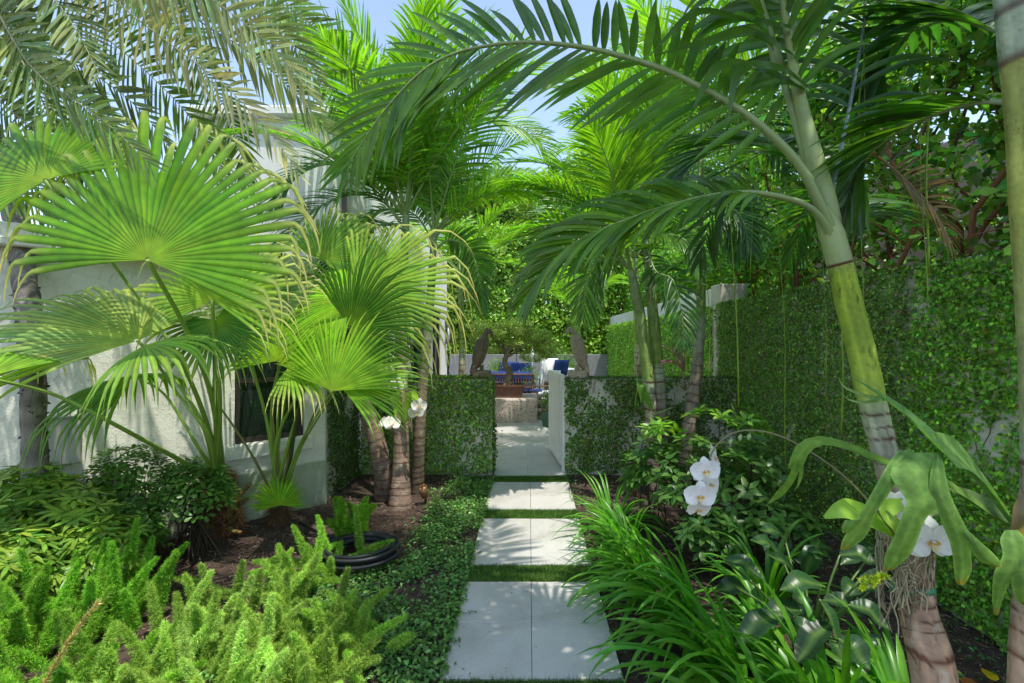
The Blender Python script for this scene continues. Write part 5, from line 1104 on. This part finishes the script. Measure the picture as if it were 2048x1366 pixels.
# date palm top-left, its trunk by the house wall
dp = thing('date_palm', (-3.2, 3.0, 0), 'date palm with grey green feather leaves arching over from top left', 'palm')
dt = [P(80, 1185, 3.0), P(70, 900, 3.0), P(66, 760, 3.0), P(60, 650, 3.0), P(20, 400, 3.4), P(-90, 60, 3.4), P(-220, -250, 3.5)]
mb = MB(); sp = spline(dt, 80); cc = np.array([A(.22, .2, .17)*U(.5, 1.2) for _ in range(80)]); tube(mb, sp, np.linspace(.062, .07, 80), 14, cc, wob=.07)
n = 900; ii = rng.integers(0, 55, n); inst(mb, 'ivy', sp[ii]+rdir(n)*A(.06, .06, .03), rdir(n), rdir(n), .03, .025, vary((.1, .09, .07), n, .4)); mb.build('trunk', M['bark'], dp)
ct = sp[-1]
kwD = dict(n=80, L=.38, W=.028, a0=68, a1=25, droop=.12, start=.2, r=.013, mat='grey', c=A(.16, .20, .11), rc=A(.4, .36, .2), cvar=.22, segs=4, plume=.12)
dfr = [
 ([ct, P(60, -160, 3.0), P(235, 5, 2.8), P(350, 95, 2.75), P(445, 167, 2.7), P(540, 265, 2.7), P(600, 350, 2.7)], dict(nrm=(.2, -.8, -.5), c=A(.26, .27, .17), L=.33, W=.026, start=.35)),
 ([ct, P(180, -160, 3.2), P(369, 19, 3.2), P(495, 103, 3.2), P(590, 187, 3.2), P(660, 270, 3.2)], dict(nrm=(.2, -.8, -.5), c=A(.18, .22, .12), start=.4, rc=A(.05, .06, .06))),
 ([ct, P(-40, -50, 3.0), P(60, 75, 2.9), P(190, 150, 2.9), P(280, 220, 2.9), P(350, 310, 2.9)], dict(nrm=(.2, -.8, -.5), c=A(.10, .14, .06), start=.3)),
 ([ct, P(-100, 60, 3.2), P(0, 200, 3.1), P(80, 265, 3.1), P(160, 330, 3.1), P(230, 420, 3.1)], dict(nrm=(.2, -.8, -.5), c=A(.09, .14, .05), start=.3)),
 ([ct, P(300, -220, 3.6), P(500, -60, 3.6), P(600, 30, 3.6), P(670, 95, 3.6), P(740, 190, 3.6)], dict(nrm=(.2, -.8, -.5), c=A(.13, .2, .07), start=.4)),
 ([ct, P(-60, -200, 3.0), P(60, -60, 2.7), P(140, 40, 2.6), P(200, 150, 2.5)], dict(nrm=(.6, -.8, -.2), c=A(.08, .12, .05), start=.3)),
 ([ct, P(100, -200, 3.6), P(260, -40, 3.8), P(380, 100, 3.9), P(470, 260, 3.9), P(500, 400, 3.9)], dict(nrm=(.2, -.8, -.5), c=A(.09, .15, .05), start=.3)),
 ([ct, P(-100, -100, 3.6), P(60, 100, 3.8), P(180, 220, 3.9), P(270, 340, 3.9)], dict(nrm=(.2, -.8, -.3), c=A(.08, .14, .05), start=.3)),
 ([ct, P(-160, 100, 3.4), P(-60, 260, 3.3), P(40, 330, 3.3), P(120, 420, 3.3)], dict(nrm=(.2, -.8, -.3), c=A(.09, .16, .05), start=.3)),
 ([ct, P(20, -250, 3.2), P(240, -120, 3.0), P(420, -40, 2.9), P(560, 60, 2.8), P(640, 170, 2.8)], dict(nrm=(.2, -.8, -.5), c=A(.13, .18, .08), start=.4)),
]
dfr += [
 ([ct, P(-60, -60, 2.6), P(60, 130, 2.4), P(150, 200, 2.35), P(230, 260, 2.3), P(300, 330, 2.3)], dict(nrm=(.3, -.8, -.5), c=A(.10, .15, .06), start=.3)),
 ([ct, P(100, -180, 2.6), P(300, -70, 2.5), P(440, 10, 2.45), P(560, 110, 2.4), P(620, 190, 2.4)], dict(nrm=(.2, -.8, -.5), c=A(.20, .24, .13), start=.35)),
 ([ct, P(-160, 160, 2.9), P(-40, 330, 2.8), P(60, 400, 2.8), P(150, 500, 2.8)], dict(nrm=(.2, -.8, -.3), c=A(.09, .16, .05), start=.2)),
 ([ct, P(0, -140, 3.4), P(150, 20, 3.4), P(300, 150, 3.4), P(400, 260, 3.4), P(460, 380, 3.4)], dict(nrm=(.2, -.8, -.5), c=A(.10, .16, .05), start=.3)),
 ([ct, P(-90, -160, 3.3), P(-20, 10, 3.3), P(70, 170, 3.3), P(120, 300, 3.3), P(140, 420, 3.3)], dict(nrm=(.4, -.8, -.3), c=A(.08, .13, .05), start=.3)),
 ([ct, P(220, -260, 4.2), P(480, -80, 4.3), P(600, 60, 4.3), P(680, 220, 4.3), P(700, 360, 4.3)], dict(nrm=(.2, -.8, -.4), c=A(.10, .18, .05), start=.35)),
]
for pts_, k_ in dfr: frond(dp, pts_, **{**kwD, **k_, 'c': k_['c']*1.2})
for (az, el) in ((200, 40), (250, 35), (300, 40), (150, 40), (100, 45), (330, 60)): frond(dp, auto_pts(ct, az, el, 2.4, .7), **{**kwD, 'n': 36})

# ------------------------------------------------------------------ shrubs
def whorl_shrub(name, label, blobs, nw, per, L, W, c, c2, mat, stemc=A(.16, .12, .07), cat='shrub', kindl='obovate', flat=.35):
    xs_ = [b[0] for b in blobs]; ys_ = [b[1] for b in blobs]
    t = thing(name, (np.mean(xs_), np.mean(ys_), 0), label, cat); mb = MB(); sb_ = MB()
    for (cx, cy, cz, rx, ry, rz) in blobs:
        u = rdir(nw); u[:, 2] = np.abs(u[:, 2])*1.2-.25; u = nz(u)*U(.72, 1.05, nw)[:, None]; cp = A(cx, cy, cz)+u*A(rx, ry, rz); ax = nz(u+A(0, 0, .9)+rng.normal(0, .25, (nw, 3)))
        for k in range(nw):
            m = per+rng.integers(-1, 2); a = np.arange(m)/m*2*PI+U(0, 6); s1 = nz(np.cross(ax[k], A(.3, .5, .1))); s2 = np.cross(ax[k], s1)
            d = s1*np.cos(a)[:, None]+s2*np.sin(a)[:, None]+ax[k]*flat*U(.3, 1.3, m)[:, None]-A(0, 0, .15)
            mixf = rng.random(); cc = vary(np.asarray(c)*(1-mixf)+np.asarray(c2)*mixf, m, .18, .08)
            inst(mb, kindl, cp[k]+d*.012, d, np.tile(ax[k], (m, 1)), L*U(.8, 1.15, m), W*U(.85, 1.15, m), cc)
            if rng.random() < .16: tube(sb_, [A(cx+rng.normal()*rx*.35, cy+rng.normal()*ry*.35, 0), (A(cx, cy, cz*.5)+cp[k])/2, cp[k]], [.006, .004, .002], 4, A(*stemc)*.45, caps=False)
    mb.build('foliage', M[mat], t); sb_.build('stems', M['stem'], t); return t
whorl_shrub('schefflera_shrub', 'yellow variegated shrub with whorled leaves at the left edge', [(-3.1, 2.9, .42, .42, .35, .34), (-2.95, 2.55, .34, .28, .25, .26), (-3.3, 3.0, .5, .3, .2, .35), (-2.7, 2.85, .3, .26, .25, .25)], 170, 8, .09, .028, A(.21, .33, .05), A(.06, .16, .03), 'gloss', kindl='lance', flat=.25)
whorl_shrub('pittosporum_shrub', 'dark green glossy shrub between yellow shrub and fan palm', [(-2.98, 3.45, .5, .38, .2, .36), (-2.62, 3.55, .42, .3, .22, .30), (-2.8, 3.1, .3, .3, .2, .26)], 190, 6, .055, .028, A(.045, .12, .025), A(.08, .19, .035), 'gloss')
whorl_shrub('gardenia_shrub', 'glossy dark green shrub behind the hanging orchid blooms', [(1.35, 3.75, .45, .32, .3, .4), (1.7, 3.6, .5, .35, .3, .4), (1.1, 4.1, .42, .25, .25, .35), (1.75, 3.2, .3, .25, .25, .25), (1.35, 3.3, .22, .25, .2, .2)], 62, 6, .095, .042, A(.04, .10, .03), A(.07, .17, .035), 'gloss', kindl='ovate')
whorl_shrub('jasmine_sprig', 'light green leafy sprigs standing above the glossy shrub', [(1.15, 3.95, .85, .14, .1, .12), (1.55, 3.85, .95, .22, .1, .14), (1.85, 3.9, .9, .15, .1, .12)], 9, 6, .10, .038, A(.16, .34, .04), A(.12, .27, .04), 'gloss', kindl='ovate')

# philodendron
pd = thing('philodendron', tuple(A(1.5, 2.35, 0)), 'dark glossy broad leaved philodendron low beside the foreground trunk', 'plant')
mb = MB(); sb_ = MB(); pc0 = A(1.45, 2.35, .02)
spec = [(1450, 1120, 1530, 1160, 2.35), (1640, 1170, 1560, 1180, 2.2), (1680, 1110, 1760, 1130, 2.4), (1560, 1230, 1470, 1290, 2.0), (1660, 1250, 1590, 1330, 1.9), (1600, 1160, 1530, 1105, 2.5), (1700, 1210, 1780, 1260, 2.1), (1640, 1200, 1680, 1300, 1.95), (1560, 1110, 1500, 1080, 2.6), (1720, 1160, 1830, 1180, 2.2), (1610, 1150, 1640, 1080, 2.5), (1600, 1220, 1520, 1240, 2.15), (1500, 1190, 1430, 1180, 2.2), (1680, 1280, 1740, 1340, 1.85), (1570, 1080, 1520, 1060, 2.7)]
for _ in range(9):
    xx, yy = U(1470, 1760), U(1090, 1320); dx = U(-95, 95); spec.append((xx, yy, xx+dx, yy+U(10, 70), float(np.interp(yy, [1090, 1320], [2.6, 1.9]))))
for k, (x0, y0, x1, y1, Y) in enumerate(spec):
    a_, b_ = P(x0, y0, Y), P(x1, y1, Y-.08); m_ = (a_+b_)/2+A(0, 0, .03)
    lb = MB(); ribbon(lb, [a_, a_*.7+b_*.3+A(0, 0, .02), m_, b_*.7+a_*.3+A(0, 0, .01), b_], [.03, .085, .10, .075, .005], (rng.normal()*.25, -.45, 1), A(.017, .052, .022)*U(.7, 1.4), fold=.3, n=40)
    V_ = lb.v[0]; ph = np.repeat(np.arange(40), 5); V_[:, 2] += .0006*np.sin(ph*1.57); lb.c[0] *= (1+.12*(ph % 4 == 0))[:, None]; lb.c[0][np.arange(40)*5+2] = A(.07, .14, .045)
    mb.add(V_, lb.q[0], c=lb.c[0]); tube(sb_, spline([pc0+A(rng.normal()*.05, rng.normal()*.05, 0), (pc0+a_)/2+A(0, 0, .05), a_], 10), .006, 5, A(.12, .2, .05))
mb.build('foliage', M['gloss'], pd); sb_.build('stalks', M['stem'], pd)

# strap-leaved clumps
def strap_clump(base, n, L, W, label, az=(0, 360), c=A(.075, .225, .03), el=(28, 80), droop=1.15):
    t = thing('spider_lily', tuple(base), label, 'plant', 'strap leaved lily clumps along the right of path')
    mb = MB(); a = np.radians(U(az[0], az[1], n)); e = np.radians(U(el[0], el[1], n))
    d = np.stack([np.cos(a)*np.cos(e), np.sin(a)*np.cos(e), np.sin(e)], 1); b_ = np.asarray(base)+np.stack([np.cos(a)*.03*U(0, 2, n), np.sin(a)*.03*U(0, 2, n), np.full(n, .0)], 1)
    cc = vary(c, n, .18, .1)
    strips(mb, b_, d, nz(np.stack([-d[:, 0]*.3, -d[:, 1]*.3, np.ones(n)], 1)+rng.normal(0, .15, (n, 3))), L*U(.6, 1.1, n), W*U(.7, 1.1, n), cc, droop*U(.6, 1.2, n), 11, fold=.2, prof=np.interp(np.linspace(0, 1, 12), [0, .1, .5, .85, 1], [.8, .9, 1, .6, .03]))
    mb.build('leaves', M['leaf'], t)
cl_spec = [((.82, 3.0), 46, .70, .032, (120, 250)), ((.78, 3.5), 40, .56, .025, (90, 300)), ((.95, 2.55), 42, .76, .038, (120, 245)), ((.98, 2.08), 42, .76, .044, (110, 255)), ((.72, 3.95), 50, .58, .026, (0, 360)), ((1.22, 1.8), 54, .70, .042, (80, 290)), ((1.45, 1.7), 40, .62, .04, (60, 320)), ((1.5, 2.9), 30, .6, .032, (0, 360)), ((1.25, 2.35), 30, .66, .038, (80, 260)), ((.95, 1.62), 38, .64, .044, (100, 250)), ((1.6, 1.95), 24, .52, .036, (60, 300))]
lab_ = ['strap leaved clump leaning over the third slab from the front', 'fine leaved lily clump nearer the gateway beside third slab', 'tall strap leaved clump just behind the front slab', 'broad strap leaved clump beside the middle of front slab', 'smallest fine leaved clump near the brass path light', 'strap leaved clump at bottom centre right of view', 'strap leaved clump at bottom right beside the leaning trunk base', 'strap leaved clump between glossy shrub and philodendron', 'strap leaved clump touching left side of philodendron', 'strap leaved clump nearest the camera beside the path', 'strap leaved clump in front of the leaning trunk']
for (b_, n, L_, W_, az), lb_ in zip(cl_spec, lab_): strap_clump(A(b_[0], b_[1], -.01), int(n*1.5), L_, W_, lb_, az)

# foxtail ferns
def foxtail(base, spec, label, c=A(.15, .32, .03), r=.04, dens=4200, cat='fern'):
    t = thing('foxtail_fern', tuple(base), label, cat, 'foxtail ferns in the left bed')
    mb = MB()
    for (az, el, L, off) in spec:
        pts_ = auto_pts(np.asarray(base)+A(off[0], off[1], 0), az, el, L, .35, 5); sp = spline(pts_, 24); T = tangents(sp)
        n = int(dens*L/.4); u = U(.08, 1, n)**.9; x = u*23; i_ = np.clip(x.astype(int), 0, 22); f = (x-i_)[:, None]; p = sp[i_]*(1-f)+sp[i_+1]*f; tt = T[i_]
        rr = rdir(n); rr = nz(rr-(rr*tt).sum(1, keepdims=True)*tt); prof = np.interp(u, [0, .15, .5, .85, 1], [.6, 1, .95, .6, .15])
        d = nz(rr+tt*.55); jit = rng.random(n)
        cc = vary(np.asarray(c)*U(.8, 1.2), n, .22, .1)*(.55+.6*jit[:, None])
        pale = (rng.random(n) < .22)[:, None]; cc = cc*(1-.5*pale)+A(.42, .55, .14)*.5*pale
        inst(mb, 'needle', p+d*(r*prof*jit*.9)[:, None], nz(d+rng.normal(0, .7, (n, 3))), rdir(n), r*.42*U(.5, 1.5, n), .0028, cc)
        tube(mb, sp, np.linspace(.0025, .001, 24), 3, (.2, .25, .06), caps=False)
    mb.build('plumes', M['fern'], t, smooth=False)
def fx(n, spread, L=(.3, .5), el=(25, 85), az=(0, 360)):
    return [(U(*az), U(*el), U(*L), (rng.normal()*spread, rng.normal()*spread)) for _ in range(n)]
ferns = [((-1.75, 2.1), 34, .16, 'dense foxtail fern filling the bed left of the front slab', A(.17, .34, .04)), ((-1.3, 1.95), 34, .15, 'pale sunlit foxtail fern at bottom centre left of view', A(.23, .40, .08)), ((-1.15, 2.45), 30, .13, 'foxtail fern beside the coiled hose', A(.17, .33, .04)),  # bottom centre and mid-bed ferns: paler colour stands in for sunlight
 ((-1.65, 2.75), 30, .13, 'foxtail fern in front of the big fan palm base', A(.19, .36, .05)), ((-2.05, 1.95), 34, .13, 'tall bright upright foxtail fern before the yellow shrub', A(.12, .32, .02)), ((-1.55, 1.62), 30, .14, 'foxtail fern at the bottom edge left of centre', A(.2, .36, .05)),
 ((-2.0, 1.55), 26, .12, 'foxtail fern in bottom left corner', A(.12, .3, .02)), ((-1.5, 3.25), 24, .1, 'foxtail fern at foot of the smaller fan palm', A(.14, .32, .03)), ((-1.62, 2.4), 26, .14, 'foxtail fern in the middle of left bed', A(.22, .39, .07)), ((-2.45, 2.5), 30, .13, 'upright foxtail fern just right of the yellow shrub', A(.10, .3, .015)), ((-2.7, 2.35), 30, .14, 'foxtail fern at left edge below the yellow shrub', A(.12, .3, .02)), ((-.98, 2.35), 22, .1, 'foxtail fern reaching over the ground cover', A(.17, .34, .04)), ((-1.05, 2.1), 22, .1, 'low foxtail fern nearest the ground cover', A(.18, .34, .04))]
for (b_, n, sp_, lb_, c_) in ferns: foxtail(A(b_[0], b_[1], -.01), fx(int(n*1.0), sp_*1.25, L=(.34, .58) if b_[0] < -2.3 else (.18, .42), el=(50, 88) if b_[0] < -2.3 else (15, 85)), lb_, c_*A(1.35, 1.25, 1.9)*rng.uniform(.8, 1.15), r=.036)
foxtail(A(-1.42, 3.78, -.01), fx(16, .05, L=(.25, .42), el=(50, 88)), 'single upright foxtail fern before the left trio palm', A(.12, .32, .015), r=.045)

mb = MB(); p0 = P(70, 1366, 1.35); 
sp = spline([P(60, 1420, 1.3), P(110, 1330, 1.3), P(160, 1250, 1.3), P(195, 1205, 1.3)], 24); n = 900; x = U(0, 23, n); i_ = x.astype(int).clip(0, 22); f = (x-i_)[:, None]; p = sp[i_]*(1-f)+sp[i_+1]*f; tt = tangents(sp)[i_]; d = nz(rdir(n)*.8+tt)
inst(mb, 'needle', p, d, rdir(n), U(.012, .022, n), .003, vary((.38, .36, .16), n, .35)); tube(mb, sp, .002, 4, (.35, .28, .12))
tag(mb.build('dried_fern_plume', M['fern'], smooth=False), 'dried golden brown foxtail plume at bottom left', 'fern')

# ground cover
mb = MB(); n = 38000
p = np.stack([U(-2.05, XL+.02, n), U(1.5, 5.5, n), np.zeros(n)], 1)
f = np.sin(p[:, 0]*6+p[:, 1]*2)*np.sin(p[:, 1]*5-p[:, 0]*3)+.5*np.sin(p[:, 0]*17)*np.sin(p[:, 1]*15)
edge = np.interp(p[:, 1], [1.5, 2.2, 3.0, 3.6, 4.2, 5.5], [-1.5, -1.55, -1.5, -1.0, -.92, -1.0])
keep = (p[:, 0] > edge+.15*f+rng.normal(0, .05, n)) & (f+rng.normal(0, .35, n) > -.55); p = p[keep]; n = len(p)
p[:, 2] = U(.0, .055, n)*(.7+.3*np.sin(p[:, 0]*9)*np.sin(p[:, 1]*8))
inst(mb, 'ovate', p, nz(rdir(n)*A(1, 1, .35)), nz(rng.normal(0, .45, (n, 3))+A(0, 0, 1)), U(.02, .038, n), U(.012, .02, n), vary((.08, .19, .055), n, .35, .15))
tag(mb.build('star_jasmine', M['gloss']), 'low ground cover of small glossy leaves left of the path', 'ground cover', kind='stuff')
mb = MB(); n = 3600; p = np.stack([U(XR+.0, XW, n), U(1.6, 5.6, n), U(0, .05, n)], 1); kp = (p[:, 0] > 2.0) | (np.abs(p[:, 0]-XR) < .12); p = p[kp]; n = len(p)
inst(mb, 'ovate', p, nz(rdir(n)*A(1, 1, .35)), nz(rng.normal(0, .45, (n, 3))+A(0, 0, 1)), U(.018, .034, n), U(.010, .018, n), vary((.05, .14, .04), n, .35, .15))
tag(mb.build('star_jasmine', M['gloss']), 'scattered small leaved ground cover at foot of right garden wall', 'ground cover', kind='stuff')

mb = MB(); n = 130; p = np.stack([U(XL, XR, n), U(2.0, 7.5, n), np.full(n, .003)], 1); inst(mb, 'lance', p, rdir(n)*A(1, 1, .05), nz(rng.normal(0, .15, (n, 3))+A(0, 0, 1)), U(.005, .022, n), U(.002, .006, n), vary((.09, .07, .035), n, .5))
tag(mb.build('leaf_litter', M['chips'], smooth=False), 'tiny scattered bits of leaf litter on the paving', 'leaf litter', kind='stuff')
mb = MB(); n = 420; sd = rng.integers(0, 2, n); y_ = U(2.1, 5.6, n); p = np.stack([np.where(sd == 0, XL+np.abs(rng.normal(0, .022, n)), XR-np.abs(rng.normal(0, .014, n))), y_, U(.004, .02, n)], 1); p = p[np.sin(y_*9+sd*2)+np.sin(y_*23) > -.1]; n = len(p)
inst(mb, 'ovate', p, nz(rdir(n)*A(1, 1, .3)), nz(rng.normal(0, .4, (n, 3))+A(0, 0, 1)), U(.014, .028, n), U(.008, .014, n), vary((.08, .18, .05), n, .4))
for (x0_, y0_, dx_) in ((XL, Yg(1228), .11), (XL, 3.55, .07), (XL, 2.5, .06)):
    k_ = 9; pp = np.stack([x0_+np.linspace(-.02, dx_, k_), y0_+.01*np.sin(np.arange(k_)), np.full(k_, .012)], 1); tube(mb, pp, .0012, 4, (.12, .08, .04)); inst(mb, 'ovate', np.repeat(pp, 2, 0), nz(rdir(2*k_)*A(1, 1, .3)), np.tile(A(0, 0, 1), (2*k_, 1)), .016, .009, vary((.06, .12, .05), 2*k_, .3))
tag(mb.build('jasmine_runners', M['gloss']), 'stray ground cover runners creeping over the slab edges', 'ground cover', kind='stuff')
# hose
hs = MB(); hc = G(722, 1122); ps = []
for k in range(9*40):
    a = k/40*2*PI; r_ = .235+.02*math.sin(k*.033)+.012*math.sin(a*.37); ps.append(hc+A(math.cos(a)*r_*1.05+.01*math.sin(k*.05), math.sin(a)*r_*.92, .03+.05*abs(math.sin(k*.021))+.018*(k/120)))
ps = [G(600, 1050)+A(0, 0, .02), G(640, 1075)+A(0, 0, .03)]+ps; tube(hs, np.array(ps), .0125, 8)
tag(hs.build('garden_hose', M['rubber']), 'coiled dark grey garden hose lying among the ferns', 'hose')
# path lights
for (g_, h_, r_, lb_) in ((G(851, 1003), .17, .042, 'brass spot light in the mulch at foot of left trio palm'), (G(1270, 1000), .16, .025, 'slim brass path light in mulch right of the path')):
    t = thing('spot_light', tuple(g_), lb_, 'garden light', 'garden spot lights'); mb = MB()
    tube(mb, [g_+A(0, 0, .05), g_+A(-.005, -.01, .06), g_+A(-.012, -.03, h_*.6), g_+A(-.02, -.05, h_), g_+A(-.02, -.045, h_-.015)], [r_*.7, r_*.9, r_, r_*1.05, r_*.8], 16); mb.build('housing', M['brass'], t)
    mb = MB(); tube(mb, [g_-A(0, 0, .03), g_+A(0, 0, .055)], r_*.3, 8); mb.build('stake', M['bronze'], t)
# fallen leaves
fl = [(P(1975, 1258, 2.25), .09, (.75, .55, .02), 'large bright yellow fallen leaf by the right wall'), (P(1905, 1285, 2.2), .08, (.5, .55, .1), 'greenish yellow fallen leaf near the leaning trunk'), (P(1960, 1305, 2.15), .08, (.35, .13, .05), 'rusty brown fallen leaf left of the right trunk'), (P(1615, 1060, 3.2), .08, (.5, .14, .06), 'reddish fallen leaf in the mulch behind lilies'), (P(1565, 1025, 3.8), .08, (.45, .2, .1), 'tan fallen leaf lying near wall base')]
for (c0, L_, cc, lb_) in fl:
    c0 = A(c0[0], c0[1], .03); mb = MB(); inst(mb, 'round', [c0], [A(U(-1, 1), U(-1, 1), .1)], [A(0, -.3, 1)], L_, L_*.7, A(*cc)); tag(mb.build('fallen_leaf', M['leaf']), lb_, 'leaf', 'fallen leaves in the beds')
